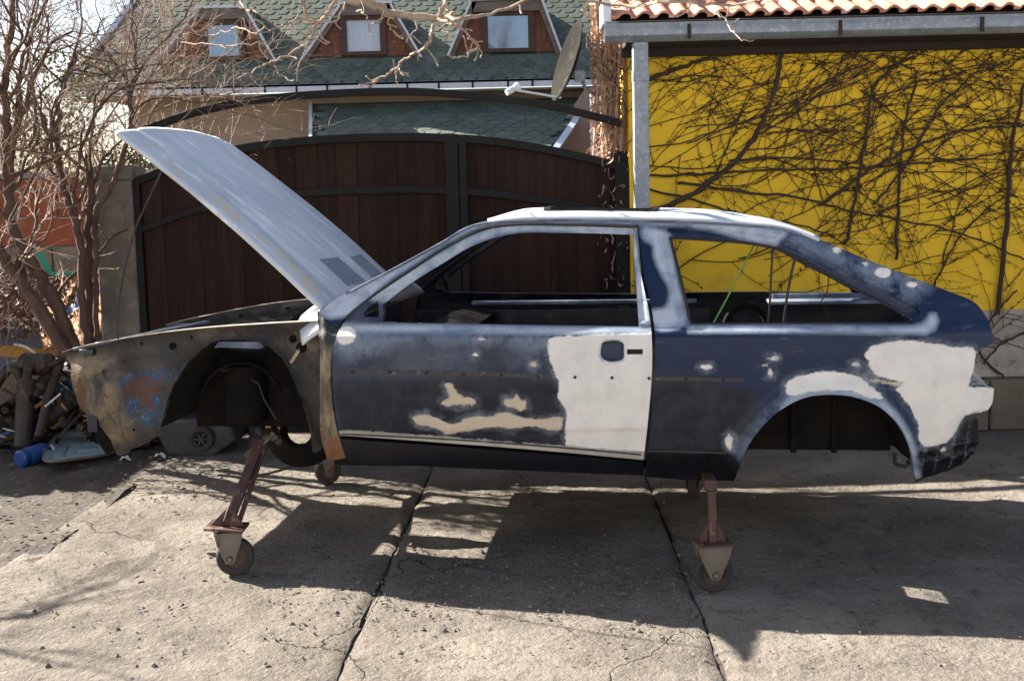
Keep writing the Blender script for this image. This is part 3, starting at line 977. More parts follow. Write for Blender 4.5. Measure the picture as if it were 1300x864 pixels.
M['underseal'] = surf('brown black underseal', (.012, .010, .009), (.006, .0055, .005), 7, .9, .8, 30, .01, spots=(.032, .021, .015), sscale=8, sth=(.6, .75), spec=.12)
M['black_paint'] = surf('black sill paint', (.004, .004, .007), (.007, .008, .013), 6, .4, .2, 40, spots=(.05, .055, .07), sscale=14, sth=(.64, .74), spec=.25)
M['primer'] = surf('pale sanded roof', (.56, .60, .64), (.36, .41, .48), 4, .5, .2, 50, spots=(.20, .23, .30), sscale=7, sth=(.60, .75))

# ---- door
DOOR = [(620, 291), (640, 288), (720, 287), (806, 290, 1), (812, 340), (826, 410), (828, 450), (823, 530), (817, 584, 1), (700, 573), (560, 562), (431, 553, 1), (425, 520), (422, 470), (424, 436), (430, 420), (440, 405), (470, 380), (520, 346), (570, 314)]
WIN = [(645, 298), (720, 296), (803, 298, 1), (806, 340), (811, 415, 1), (650, 413), (484, 410, 1), (486, 396, 1), (484, 388, 1), (520, 360), (560, 335), (600, 312)]
TRI = [(463, 403, 1), (463, 396), (468, 390), (479, 382, 1), (480, 404, 1)]
SLOT = [(796, 443, 1), (816, 443, 1), (816, 450, 1), (796, 450, 1)]
door_o, win_h = poly_xz(DOOR), poly_xz(WIN)
tri_h, slot_h = poly_xz(TRI), poly_xz(SLOT)
recess = poly_xz([(762, 440), (764, 434), (772, 432), (785, 432), (792, 435), (793, 446), (792, 457), (785, 460), (770, 460), (763, 456)])
def sst(x, a, b):
    t = np.clip((x - a) / (b - a), 0, 1); return t * t * (3 - 2 * t)
def door_disp(V):
    d = .034 * sst(sdf(V, recess), -.003, .013)
    d = d + .016 * sst(-np.abs(sdf(V, win_h)), -.034, -.018) * (V[:, 1] > ZB + .02)     # stepped frame round the glass
    d = d + .006 * sst(-(-sdf(V, door_o) + .010), -.012, 0) * 0
    lo = ZB - .47
    d = d + .010 * sst(-(V[:, 1] - (lo + .03 + .018 * (V[:, 0]))), 0, .008)           # folded-in foot of the door
    d = d + .0022 * np.array([noise.noise((p[0] * 6, p[1] * 9, 2)) for p in V]) + .004 * np.array([noise.noise((p[0] * 2, p[1] * 3, 7)) for p in V])
    return d
W_DOOR = [[(697, 430), (730, 426), (780, 424, 1), (840, 421, 1), (840, 575, 1), (770, 572), (719, 567, 1), (717, 545), (719, 520), (708, 506), (709, 484), (701, 465), (696, 447)], [(428, 418), (447, 416), (452, 424), (446, 436), (430, 434)], spot(603, 450, 6, 3), spot(612, 430, 9, 3)]
P_DOOR = [[(524, 530), (534, 527), (550, 528), (560, 533), (575, 538), (590, 532), (605, 528), (620, 529), (640, 523), (655, 527), (680, 532), (697, 531), (713, 530), (714, 542), (695, 545), (680, 541), (650, 544), (630, 541), (600, 546), (575, 550), (566, 551), (558, 545), (545, 540), (530, 537)],
          [(566, 486), (573, 485), (577, 494), (586, 502), (600, 505), (605, 511), (592, 514), (578, 513), (568, 516), (560, 511), (571, 504)],
          [(640, 508), (652, 506), (655, 498), (660, 506), (668, 509), (668, 518), (660, 523), (654, 517), (642, 515)], spot(677, 462, 5, 4), spot(642, 433, 4, 2)]
L_DOOR = [[(432, 412, 1), (520, 412), (640, 414), (828, 416, 1), (828, 425, 1), (640, 423), (520, 421), (440, 421, 1)],  # belt shoulder strip: sky highlight painted on as a pale band
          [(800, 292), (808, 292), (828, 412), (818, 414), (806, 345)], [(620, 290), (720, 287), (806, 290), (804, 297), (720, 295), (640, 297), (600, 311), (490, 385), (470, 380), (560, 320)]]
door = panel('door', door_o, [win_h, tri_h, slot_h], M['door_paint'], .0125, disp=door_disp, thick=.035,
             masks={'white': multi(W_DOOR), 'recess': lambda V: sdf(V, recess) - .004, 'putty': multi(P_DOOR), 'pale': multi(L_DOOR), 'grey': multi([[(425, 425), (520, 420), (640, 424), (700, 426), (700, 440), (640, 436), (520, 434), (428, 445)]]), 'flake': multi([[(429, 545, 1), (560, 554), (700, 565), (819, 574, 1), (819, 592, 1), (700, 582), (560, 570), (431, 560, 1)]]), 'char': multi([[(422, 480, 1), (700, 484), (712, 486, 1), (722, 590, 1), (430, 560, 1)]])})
def strip(name, pts, w, mat, out=.0035, parent=car):
    line = poly_xz(pts, closed=False, n=8)
    b = MB()
    Y = [float(side_y(x, z)) - out for x, z in line]
    for i in range(len(line) - 1):
        (xa, za), (xb, zb) = line[i], line[i + 1]
        b.add([(xa, Y[i], za - w / 2), (xb, Y[i + 1], zb - w / 2), (xb, Y[i + 1], zb + w / 2), (xa, Y[i], za + w / 2),
               (xa, Y[i] + .008, za - w / 2), (xb, Y[i + 1] + .008, zb - w / 2), (xb, Y[i + 1] + .008, zb + w / 2), (xa, Y[i] + .008, za + w / 2)],
              [(0, 1, 2, 3), (4, 5, 1, 0), (3, 2, 6, 7)])
    return b.build(name, mat, parent, off=LOCAL, smooth=False)
M['trim'] = surf('trim line left by the old moulding', (.022, .022, .028), (.06, .05, .045), 12, .7, .5, 50, spots=(.20, .16, .12), sscale=16, sth=(.6, .68))
strip('moulding_line', [(426, 472), (560, 473), (700, 478)], .018, M['trim'], .0015, door)
strip('lower_seam', [(433, 551), (560, 557), (700, 567), (814, 577)], .005, M['trim'], .0022, door)
b = MB(); q = [pxz(x, y) for x, y in ((790, 440), (822, 440), (822, 454), (790, 454))]
b.prism([(x, .035, z) for x, z in q], (0, .004, 0)); b.build('lock_plate', M['black_paint'], door, off=LOCAL, smooth=False)

# ---- flank behind the door, roof rail and windscreen pillar in one pressing
QUARTER = [(404, 397, 1), (437, 371), (490, 345), (560, 307), (600, 285), (622, 280), (650, 278), (720, 277), (800, 278), (880, 280), (950, 284), (1000, 290),
           (1040, 304), (1100, 329), (1160, 353), (1205, 370), (1240, 386), (1252, 402), (1263, 433, 1), (1246, 441, 1), (1239, 452), (1236, 470), (1231, 489, 1), (1262, 493, 1), (1258, 515), (1252, 522, 1), (1243, 528, 1),
           (1244, 560, 1), (1238, 575), (1222, 590), (1200, 600), (1162, 610, 1), (1157, 588), (1150, 560), (1138, 537), (1118, 517), (1090, 504), (1055, 499), (1020, 503), (990, 518), (966, 540), (948, 565), (938, 590), (932, 610, 1),
           (875, 609), (818, 605, 1), (821, 585, 1), (827, 530), (832, 450), (830, 410), (816, 340), (810, 286, 1), (720, 283), (640, 284), (617, 287), (570, 310), (520, 342), (470, 376), (438, 403), (428, 416, 1), (416, 408, 1)]
RWIN = [(851, 302, 1), (900, 305), (956, 310), (982, 315), (1034, 338), (1078, 363), (1117, 382), (1148, 399), (1158, 405), (1159, 411, 1), (1020, 411), (877, 412, 1), (868, 370)]
quarter_o, rwin_h = poly_xz(QUARTER), poly_xz(RWIN)
ARCHC = [(938, 592), (948, 565), (966, 540), (990, 518), (1020, 503), (1055, 499), (1090, 504), (1118, 517), (1138, 537), (1150, 560), (1157, 588), (1162, 612)]
arch_l = poly_xz(ARCHC, closed=False)
crease = poly_xz([(858, 296), (956, 303), (990, 310), (1040, 332), (1100, 362), (1150, 388), (1186, 398), (1190, 410), (1178, 421)], closed=False)
ridge = [poly_xz([(x, 530), (x - 12, 604)], closed=False) for x in (1180, 1198, 1217, 1233)]
vtop = poly_xz([(1166, 575), (1200, 566), (1246, 560)], closed=False)
vsec = poly_xz([(1166, 588), (1205, 582), (1238, 574)], closed=False)
valance = poly_xz([(1160, 577), (1180, 567), (1205, 560), (1225, 528), (1262, 524), (1262, 560), (1240, 590), (1200, 615), (1160, 615)])
bpil = poly_xz([(814, 292), (848, 298), (870, 412), (829, 416)])
def quarter_disp(V):
    dw = -sdf(V, rwin_h)                                       # distance outside the window
    hi = sst(V[:, 1], ZB + .005, ZB + .03)
    d = .020 * sst(-dw, -.050, -.036) * np.maximum(hi, sst(V[:, 0], 1.58, 1.66) * .6)
    d = d + .010 * sst(-dw, -.016, -.008) * hi
    da = dist_line(V, arch_l)
    d = d - .026 * (1 - sst(da, .0, .085)) - .008 * (1 - sst(da, 0, .02))
    d = d + .020 * sst(sdf(V, valance), -.003, .008)
    for r_ in ridge: d = d - .012 * (1 - sst(dist_line(V, r_), .004, .018)) * sst(sdf(V, valance), 0, .01)
    for r_ in (vtop, vsec): d = d - .014 * (1 - sst(dist_line(V, r_), .004, .014))
    d = d + .012 * sst(sdf(V, bpil), 0, .012)
    d = d + .0018 * np.array([noise.noise((p[0] * 7, p[1] * 9, 2)) for p in V]) + .003 * np.array([noise.noise((p[0] * 2, p[1] * 3, 7)) for p in V])
    foot = ZB - .52 - .0 * V[:, 0]
    return d
W_Q = [[(1097, 448), (1104, 440), (1130, 435), (1150, 432), (1170, 434), (1190, 437), (1210, 440), (1238, 444), (1236, 470), (1231, 489), (1263, 493), (1260, 516), (1250, 524), (1226, 528), (1214, 546), (1203, 560), (1180, 566), (1168, 562), (1166, 540), (1156, 518), (1146, 505), (1138, 493), (1150, 487), (1130, 482), (1112, 474), (1102, 460)],
       [(1000, 500), (998, 486), (1015, 478), (1040, 472), (1065, 472), (1088, 478), (1104, 489), (1120, 504), (1104, 503), (1086, 497), (1055, 493), (1022, 496)],
       spot(897, 466, 11, 3.5), spot(1086, 463, 8, 3), spot(980, 455, 10, 2.5), spot(971, 464, 7, 3), spot(978, 473, 4, 6), spot(1063, 317, 9, 5), spot(1121, 346, 15, 9), spot(1157, 361, 10, 6), spot(1098, 335, 6, 4), spot(925, 560, 5, 13), spot(1198, 572, 6, 5)]
P_Q = [[(1005, 499), (1004, 489), (1030, 484), (1055, 484), (1060, 492), (1030, 495)], [(1100, 480), (1130, 484), (1190, 482), (1190, 487), (1130, 489)]]
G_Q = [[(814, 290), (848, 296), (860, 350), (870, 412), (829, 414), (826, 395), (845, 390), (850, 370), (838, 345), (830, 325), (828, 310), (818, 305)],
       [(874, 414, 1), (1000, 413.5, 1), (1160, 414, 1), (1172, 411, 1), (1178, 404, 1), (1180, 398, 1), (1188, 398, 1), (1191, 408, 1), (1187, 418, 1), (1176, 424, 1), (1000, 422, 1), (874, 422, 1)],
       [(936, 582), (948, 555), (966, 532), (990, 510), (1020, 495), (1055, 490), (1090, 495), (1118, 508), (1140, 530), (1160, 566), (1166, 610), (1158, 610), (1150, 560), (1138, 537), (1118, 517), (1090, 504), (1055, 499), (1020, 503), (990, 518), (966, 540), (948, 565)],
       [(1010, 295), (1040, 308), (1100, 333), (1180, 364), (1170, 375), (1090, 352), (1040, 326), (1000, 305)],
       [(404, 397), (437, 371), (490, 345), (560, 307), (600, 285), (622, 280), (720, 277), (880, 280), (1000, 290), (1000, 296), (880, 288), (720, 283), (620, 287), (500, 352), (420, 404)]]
K_Q = [[(817, 606), (819, 576), (880, 576), (932, 577), (940, 590), (934, 612)], [(1160, 577), (1180, 567), (1205, 560), (1225, 530), (1262, 526), (1262, 560), (1240, 590), (1200, 615), (1160, 615)],
       [(820, 485), (930, 490), (960, 500), (965, 520), (940, 560), (925, 572), (818, 572)]]
L_Q = [G_Q[0], G_Q[1], G_Q[4], [(1112, 502, 1), (1124, 510), (1142, 530), (1158, 560), (1168, 604, 1), (1160, 606, 1), (1151, 562), (1138, 537), (1112, 514, 1)], [(990, 516, 1), (1006, 498), (1055, 491), (1100, 499), (1120, 511, 1), (1117, 517, 1), (1090, 504), (1055, 499), (1020, 503), (992, 519, 1)]]  # highlights painted on below the rear window and along the pillar and rail
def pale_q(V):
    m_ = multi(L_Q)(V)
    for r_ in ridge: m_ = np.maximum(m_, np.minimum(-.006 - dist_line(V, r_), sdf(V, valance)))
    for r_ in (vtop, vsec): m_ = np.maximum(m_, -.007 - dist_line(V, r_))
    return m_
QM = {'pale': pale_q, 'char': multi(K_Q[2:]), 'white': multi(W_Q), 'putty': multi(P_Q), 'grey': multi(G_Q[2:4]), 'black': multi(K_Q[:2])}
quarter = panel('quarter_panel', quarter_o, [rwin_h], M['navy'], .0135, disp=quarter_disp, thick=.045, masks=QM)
strip('moulding_line', [(830, 480), (880, 481), (945, 482)], .016, M['trim'], .0015, quarter)
strip('sill_seam', [(822, 572), (870, 573), (928, 575)], .005, M['trim'], .0025, quarter)

# ---- sill
SILL = [(430, 558, 1), (560, 567), (700, 578), (817, 588, 1), (817, 605, 1), (700, 600), (560, 594), (440, 588, 1)]
sill = panel('sill', poly_xz(SILL), [], M['black_paint'], .02, disp=lambda V: .018 + 0 * V[:, 0], thick=.12)
FLAKE = [(432, 556, 1), (560, 564), (700, 576), (817, 586, 1), (817, 572, 1), (700, 562), (560, 552), (432, 545, 1)]

# ---- windscreen-side post with bare, rusty metal
m, nt, b_ = newmat('bare rusty post')
v = coords(nt, (2.5, 2.5, 1)); n1 = noise_(nt, v, 5, 8, .65); n2 = noise_(nt, v, 22, 8, .7)
col = mixc(nt, ramp(nt, n1, .38, .60), (.10, .065, .04), (.25, .195, .13))
col = mixc(nt, ramp(nt, n2, .50, .66), col, (.05, .042, .036))
a = N(nt, 'ShaderNodeAttribute', attribute_name='rust')
col = mixc(nt, ramp(nt, math_(nt, 'ADD', a.outputs['Fac'], math_(nt, 'MULTIPLY', math_(nt, 'SUBTRACT', n1, .5), .12)), -.01, .02), col, (.155, .075, .032))
a = N(nt, 'ShaderNodeAttribute', attribute_name='black')
col = mixc(nt, ramp(nt, math_(nt, 'ADD', a.outputs['Fac'], math_(nt, 'MULTIPLY', math_(nt, 'SUBTRACT', n1, .5), .18)), -.02, .03), col, (.022, .024, .028))
nt.links.new(col, b_.inputs['Base Color']); b_.inputs['Roughness'].default_value = .7
bump_(nt, b_, n2, .5, .008)
M['post_rust'] = m
POST = [(400, 396, 1), (416, 402), (434, 410, 1), (425, 425), (419, 450), (418, 480), (420, 515), (426, 548), (437, 583, 1), (414, 587, 1), (406, 560), (404, 500), (403, 440)]
post_x = poly_xz(POST)
panel('front_post', post_x, [], M['post_rust'], .014, disp=lambda V: .014 + .012 * sst(dist_line(V, poly_xz([(410, 400), (412, 450), (413, 500), (418, 580)], closed=False)), 0, .02), thick=.07,
      masks={'rust': multi([[(405, 560), (440, 560), (440, 592), (405, 592)]]), 'black': multi([[(398, 392), (436, 405), (424, 440), (400, 436)]])})

# ---- inner wing: bare inner flank where the front wing was taken off
YF = .17
def fend_y(X, Z): return YF + 0 * X + .12 * np.clip((-1.55 - X) / .45, 0, 1) ** 1.5 + .05 * np.clip((ZB - .45 - Z) / .2, 0, 1)
def pf(poly, n=5, closed=True): return poly_xz(poly, fend_y, n, closed)
m, nt, b_ = newmat('inner wing, old paint and rust')
v = coords(nt); n1 = noise_(nt, v, 3.2, 9, .68, .8); n2 = noise_(nt, v, 12, 9, .74, .6); n3 = noise_(nt, v, 55, 6, .7); n4 = noise_(nt, coords(nt, (3.2, 1, .7)), 6, 9, .75, .3)
jit = math_(nt, 'ADD', math_(nt, 'MULTIPLY', math_(nt, 'SUBTRACT', n2, .5), .16), math_(nt, 'MULTIPLY', math_(nt, 'SUBTRACT', n3, .5), .05))
def am(name, soft):
    a = N(nt, 'ShaderNodeAttribute', attribute_name=name)
    return ramp(nt, math_(nt, 'ADD', a.outputs['Fac'], jit), -soft, soft)
col = mixc(nt, ramp(nt, n1, .38, .60), (.088, .076, .056), (.030, .034, .039))
col = mixc(nt, math_(nt, 'MULTIPLY', am('cream', .03), ramp(nt, n1, .60, .45)), col, (.21, .168, .105))
col = mixc(nt, math_(nt, 'MULTIPLY', am('blue', .008), ramp(nt, n4, .44, .56)), col, (.030, .075, .165))
col = mixc(nt, math_(nt, 'MULTIPLY', am('blue', .015), ramp(nt, n3, .56, .66)), col, (.16, .20, .24))
col = mixc(nt, math_(nt, 'MULTIPLY', ramp(nt, n4, .55, .68), .75), col, (.035, .031, .028))
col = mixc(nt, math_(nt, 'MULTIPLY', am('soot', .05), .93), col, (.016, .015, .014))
col = mixc(nt, math_(nt, 'MULTIPLY', am('rust', .008), ramp(nt, n3, .36, .52)), col, (.105, .045, .024))
col = mixc(nt, math_(nt, 'MULTIPLY', ramp(nt, n2, .57, .66), .85), col, (.095, .048, .027))
col = mixc(nt, math_(nt, 'MULTIPLY', ramp(nt, n3, .64, .72), .7), col, (.19, .16, .12))
nt.links.new(col, b_.inputs['Base Color']); nt.links.new(math_(nt, 'ADD', math_(nt, 'MULTIPLY', n2, .5), .3), b_.inputs['Roughness'])
b_.inputs['Specular IOR Level'].default_value = .25
bump_(nt, b_, math_(nt, 'ADD', n2, math_(nt, 'MULTIPLY', n3, .6)), .8, .010)
M['wing'] = m
WING = [(85, 446, 1), (100, 441, 1), (150, 431), (250, 417), (330, 411), (404, 408, 1), (405, 450), (408, 510), (412, 565), (400, 575), (394, 545), (388, 520), (376, 487), (360, 456), (340, 438), (305, 430), (272, 434), (248, 452), (228, 478), (214, 508), (206, 540), (200, 552, 1), (185, 562), (165, 571), (152, 578), (140, 558), (120, 535), (103, 520, 1), (96, 500), (91, 480), (90, 460)]
bucket = pf([(95, 455), (120, 446), (142, 458), (155, 480), (156, 505), (145, 525), (120, 530), (105, 515)])
pock = pf([(150, 462), (205, 455), (215, 480), (205, 520), (180, 535), (160, 520), (155, 490)])
wing_arch = pf([(410, 575), (398, 545), (388, 520), (376, 487), (360, 456), (340, 438), (305, 430), (272, 434), (248, 452), (228, 478), (214, 508), (206, 545)], closed=False)
wing_ribs = [pf([(160, 440), (168, 470), (172, 540)], closed=False), pf([(205, 440), (238, 446), (262, 432)], closed=False), pf([(345, 420), (372, 436), (396, 470)], closed=False), pf([(110, 524), (140, 520), (160, 500)], closed=False)]
def wing_disp(V):
    d = -.035 * sst(sdf(V, bucket), -.03, .09) + .022 * sst(sdf(V, pock), -.01, .03)
    d = d - .016 * (1 - sst(dist_line(V, wing_arch), .0, .02))
    for r_ in wing_ribs: d = d - .007 * (1 - sst(dist_line(V, r_), .003, .012))
    d = d + .004 * np.array([noise.noise((p[0] * 5, p[1] * 6, 2)) for p in V]) + .003 * np.array([noise.noise((p[0] * 16, p[1] * 14, 5)) for p in V])
    return d
def pm(polys):
    ps = [pf(p) for p in polys]
    return lambda V: np.max([sdf(V, p) for p in ps], 0)
def ragged(pl, amp, f=30): return [(x + amp * noise.noise((x * f, z * f, 1)), z + amp * noise.noise((x * f, z * f, 9))) for x, z in dens(pl, .012)]
holes_w = [[(lambda c: (c[0] + r_ * cos(t), c[1] + r_ * sin(t)))(pxz(hx_, hy_, fend_y)) for t in np.linspace(0, 2 * pi, 10)[:-1]] for hx_, hy_, r_ in ((243, 428, .008), (300, 421, .006), (180, 436, .009), (135, 470, .007), (170, 545, .008), (392, 425, .007), (350, 418, .006))]
wing = panel('inner_wing', ragged(pf(WING), .006), holes_w, M['wing'], .014, fn=fend_y, disp=wing_disp, thick=.03,
      masks={'cream': pm([[(92, 450), (135, 447), (152, 470), (158, 520), (170, 566), (145, 560), (120, 530), (98, 515)], [(240, 425), (400, 415), (402, 440), (330, 430), (250, 440)]]),
             'blue': pm([[(150, 485), (200, 470), (240, 470), (238, 482), (200, 490), (175, 500)], [(165, 498), (205, 500), (208, 535), (165, 540)]]),
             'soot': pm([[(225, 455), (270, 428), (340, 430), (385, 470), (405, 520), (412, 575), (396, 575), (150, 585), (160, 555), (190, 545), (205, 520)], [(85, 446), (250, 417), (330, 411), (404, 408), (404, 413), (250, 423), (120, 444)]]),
             'rust': pm([[(157, 490), (200, 487), (200, 499), (158, 502)], [(178, 508), (192, 508), (192, 516), (178, 516)], [(90, 470), (97, 470), (108, 520), (98, 520)], [(110, 520), (120, 528), (135, 545), (120, 540)]])})
# folded, bright edge along the wing's top and front
b = MB()
top = pf([(83, 446), (100, 441), (150, 431), (250, 417), (330, 411), (404, 407)], closed=False)
for off, w in ((-.012, .022),):
    pts = [(x, float(fend_y(x, z)) + off, z + .002) for x, z in top]
    for p, q in zip(pts, pts[1:]): b.bar(p, q, .036, .004, (0, 0, 1))
b.build('wing_flange', M['whitewash'], wing, off=LOCAL, smooth=False)
b = MB(); q = [pxz(x, y, fend_y) for x, y in ((274, 441), (280, 433), (332, 433), (337, 440), (332, 442), (282, 440))]
b.prism([(x, .15, z) for x, z in q], (0, .03, 0)); b.build('bracket', M['rail'], wing, off=LOCAL, smooth=False)
for (x, y, r_) in ((220, 439, 5), (372, 430, 5), (383, 441, 7)):
    b = MB(); xx, zz = pxz(x, y, fend_y); mm = Matrix.Translation((xx, float(fend_y(xx, zz)) - .004, zz)) @ Matrix.Rotation(R(90), 4, 'X')
    r_ = r_ / 300
    b.lathe([(.001, .0), (r_ * .6, .0), (r_ * .75, .006), (r_, .005), (r_ * 1.1, -.008)], mm, 14); b.build('grommet', M['underseal'], wing, off=LOCAL)
b = MB(); b.bar((*[pxz(383, 443, fend_y)[0]], .13, pxz(383, 443, fend_y)[1]), (pxz(374, 458, fend_y)[0], .12, pxz(374, 458, fend_y)[1]), .010, .014); b.build('hinge_stub', M['branch'], wing, off=LOCAL)
# apron below the headlamp bucket
AP = [(103, 520, 1), (120, 521), (135, 522, 1), (150, 540), (165, 566), (182, 560), (196, 556, 1), (180, 575), (150, 585), (128, 590, 1), (128, 578, 1), (116, 560), (108, 540)]
panel('front_apron', pf([(103, 520, 1), (134, 523, 1), (150, 542), (166, 568, 1), (128, 580, 1), (115, 558)]), [], M['underseal'], .02, fn=lambda X, Z: fend_y(X, Z) + .05, thick=.02)
M['pipe_dark'] = surf('grimy steel', (.035, .026, .02), (.018, .015, .013), 9, .7, .5, 40, spots=(.07, .04, .025), sscale=10)
# wheel housing: drum behind the arch
def housing(name, line, y0, y1, mat, zlow, rim=0.0):
    b = MB(); k = len(line)
    ycur = [(y0 + (y1 - y0) * t) for t in (0, .15, .5, .85, 1)]
    sc = (1, .985, .975, .96, .93)
    cx_ = sum(p[0] for p in line) / k; cz_ = min(p[1] for p in line)
    rows = []
    for y, s_ in zip(ycur, sc):
        rows.append([(cx_ + (x - cx_) * s_, y, cz_ + (z - cz_) * s_ + .006 * noise.noise((x * 8, y * 9, z * 8))) for x, z in line])
    for A_, B_ in zip(rows, rows[1:]):
        for i in range(k - 1): b.add([A_[i], A_[i + 1], B_[i + 1], B_[i]], [(0, 1, 2, 3)])
    last = rows[-1]
    for i in range(k - 1):
        p, q = last[i], last[i + 1]
        b.add([p, q, (q[0], y1 + .002, max(zlow, cz_ - .3)), (p[0], y1 + .002, max(zlow, cz_ - .3))], [(0, 1, 2, 3)])
    return b.build(name, mat, car, off=LOCAL)
wl_ = pf([(398, 545), (388, 520), (376, 487), (360, 456), (340, 438), (305, 430), (272, 434), (248, 452), (228, 478), (214, 508), (206, 540)], closed=False)
hs = housing('wheel_housing', wl_, YF + .01, YF + .33, M['underseal'], pxz(300, 541, lambda X, Z: .5)[1])
rl_ = poly_xz([(946, 575), (952, 562), (966, 540), (990, 518), (1020, 503), (1055, 499), (1090, 504), (1118, 517), (1138, 537), (1148, 560), (1152, 580)], closed=False)
housing('wheel_housing', rl_, .03, .30, M['underseal'], pxz(1050, 571, lambda X, Z: .3)[1])
for x in (1008, 1060):                            # pressed ribs in the rear housing and the little hoop below it
    b = MB(); xx, zz = pxz(x, 512, lambda X, Z: .27); b.box((xx, .285, zz - .10), (.025, .02, .24))
    b.build('housing_rib', M['underseal'], car, off=LOCAL, bevel=.004)
b = MB(); hp = [pxz(x, y, lambda X, Z: .12) for x, y in ((1136, 575), (1136, 588), (1139, 590), (1150, 592), (1153, 588), (1152, 584))]
b.tube([(x, .12, z) for x, z in hp], .008, 6); b.build('tow_hoop', M['black_paint'], car, off=LOCAL)

# metalwork inside the front housing: pressed turret, stiffening arc, brake pipe, bump stop bracket
cxw, czw = pxz(300, 500, lambda X, Z: .4 + 0 * X)
b = MB(); b.lathe([(.10, -.16), (.105, .06), (.085, .11), (.04, .125), (.001, .125)], Matrix.Translation((cxw + .02, YF + .31, czw + .02)), 24); b.build('suspension_turret', M['underseal'], hs, off=LOCAL)
b = MB(); b.tube([(cxw + .02 + .21 * cos(t), YF + .25, czw - .06 + .21 * sin(t)) for t in np.linspace(.3, 2.85, 20)], .010, 6); b.build('stiffening_arc', M['underseal'], hs, off=LOCAL)
b = MB(); b.tube([(cxw + .20, YF + .22, czw - .12), (cxw + .15, YF + .2, czw - .02), (cxw + .12, YF + .22, czw + .05), (cxw + .03, YF + .24, czw + .10), (cxw - .1, YF + .25, czw + .12)], .005, 5); b.build('brake_pipe', M['pipe_dark'], hs, off=LOCAL)
# ---- far flank: the same pressings mirrored
CW = 1.62
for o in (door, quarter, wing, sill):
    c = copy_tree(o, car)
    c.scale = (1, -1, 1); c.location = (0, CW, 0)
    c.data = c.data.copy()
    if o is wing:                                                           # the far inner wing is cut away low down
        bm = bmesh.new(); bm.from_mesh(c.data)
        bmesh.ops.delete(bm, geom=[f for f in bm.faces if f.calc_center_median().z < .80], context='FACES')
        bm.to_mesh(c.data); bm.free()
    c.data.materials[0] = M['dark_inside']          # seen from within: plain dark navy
bx0, bx1 = pxz(410, 450)[0], pxz(932, 600)[0]
zfl = pxz(700, 597)[1]
b = MB(); b.box(((bx0 + bx1) / 2, CW / 2, zfl + .02), (bx1 - bx0, CW - .2, .03))
b.box(((bx0 + bx1) / 2, CW / 2, zfl + .07), (bx1 - bx0, .22, .10)); b.build('floor_pan', M['underseal'], car, off=LOCAL)
tx1 = pxz(1225, 560)[0]
b = MB(); b.box(((bx1 + tx1) / 2 - .02, CW / 2, zfl + .17), (tx1 - bx1 + .04, CW - .62, .03)); b.box((bx1 - .01, CW / 2, zfl + .10), (.03, CW - .5, .16)); b.build('boot_floor', M['underseal'], car, off=LOCAL)
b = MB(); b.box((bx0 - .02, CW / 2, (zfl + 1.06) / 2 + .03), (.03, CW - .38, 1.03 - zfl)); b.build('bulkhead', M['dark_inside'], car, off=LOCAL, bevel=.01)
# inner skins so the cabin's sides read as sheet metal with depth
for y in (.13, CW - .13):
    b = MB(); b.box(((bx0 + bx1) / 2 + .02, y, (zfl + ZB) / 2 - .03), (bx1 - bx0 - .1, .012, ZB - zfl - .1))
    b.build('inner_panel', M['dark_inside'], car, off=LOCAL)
b = MB(); b.box(((bx0 + bx1) / 2 + .15, CW - .155, ZB - .035), (bx1 - bx0 - .5, .05, .022)); b.build('belt_highlight', M['rail'], car, off=LOCAL, bevel=.006)  # pale bar standing in for the glossy highlight along the far door's top
# dash rail, steering stub, parcel ledge
dx0 = pxz(520, 380)[0]
b = MB()
b.grid(lambda u, v: (dx0 - .10 + .26 * u, .14 + (CW - .28) * v, 1.0 + .025 * sin(pi * min(1, u * 1.15))), 8, 20)
b.grid(lambda u, v: (dx0 + .16 - .04 * u, .14 + (CW - .28) * v, 1.0 - .22 * u), 4, 20)
b.build('dash_rail', M['underseal'], car, off=LOCAL)
b = MB(); b.bar((dx0 - .02, .34, 1.06), (dx0 + .22, .42, .98), .05, .03); b.bar((dx0 - .04, .28, 1.06), (dx0 + .14, .30, 1.0), .014, .02); b.build('steering_bracket', M['dark_inside'], car, off=LOCAL, bevel=.004)
lx0, lx1 = pxz(960, 370)[0] + .18, pxz(1100, 370)[0] + .30
b = MB(); b.box(((lx0 + lx1) / 2, CW - .24, ZB - .035), (lx1 - lx0, .16, .018)); b.box(((lx0 + lx1) / 2 + .03, CW - .16, ZB - .015), (lx1 - lx0, .02, .03)); b.build('parcel_ledge', M['rail'], car, off=LOCAL, bevel=.004)
b = MB(); b.tube([(lx0 - .12 + .12 * cos(t), CW - .3 - .02 * t, ZB - .20 + .16 * sin(t)) for t in np.linspace(.2, 2.9, 14)], .022, 8)
b.build('belt_hose', M['underseal'], car, off=LOCAL)
def wire(name, pts, r, mat, ys):
    b = MB(); q = [car_y(x, y, ys[0] + (ys[1] - ys[0]) * i / (len(pts) - 1)) for i, (x, y) in enumerate(pts)]
    b.tube([tuple(p) for p in smooth_pts([tuple(p) for p in q], 5)], r, 5); return b.build(name, mat, car, off=LOCAL)
M['cable_black'] = surf('black cable', (.012, .012, .013), None, 8, .5, 0)
M['cable_green'] = surf('green wire', (.17, .32, .05), None, 8, .4, 0)
wire('green_wire', [(957, 311), (940, 345), (922, 380), (905, 411)], .004, M['cable_green'], (.3, .16))
wire('black_cable', [(981, 313), (979, 350), (977, 390), (974, 420)], .005, M['cable_black'], (.28, .28))
wire('black_cable', [(1010, 326), (1004, 350), (998, 385), (994, 420)], .006, M['cable_black'], (.28, .28))
wire('black_cable', [(1052, 345), (1050, 370), (1040, 385)], .003, M['cable_black'], (.5, .5))

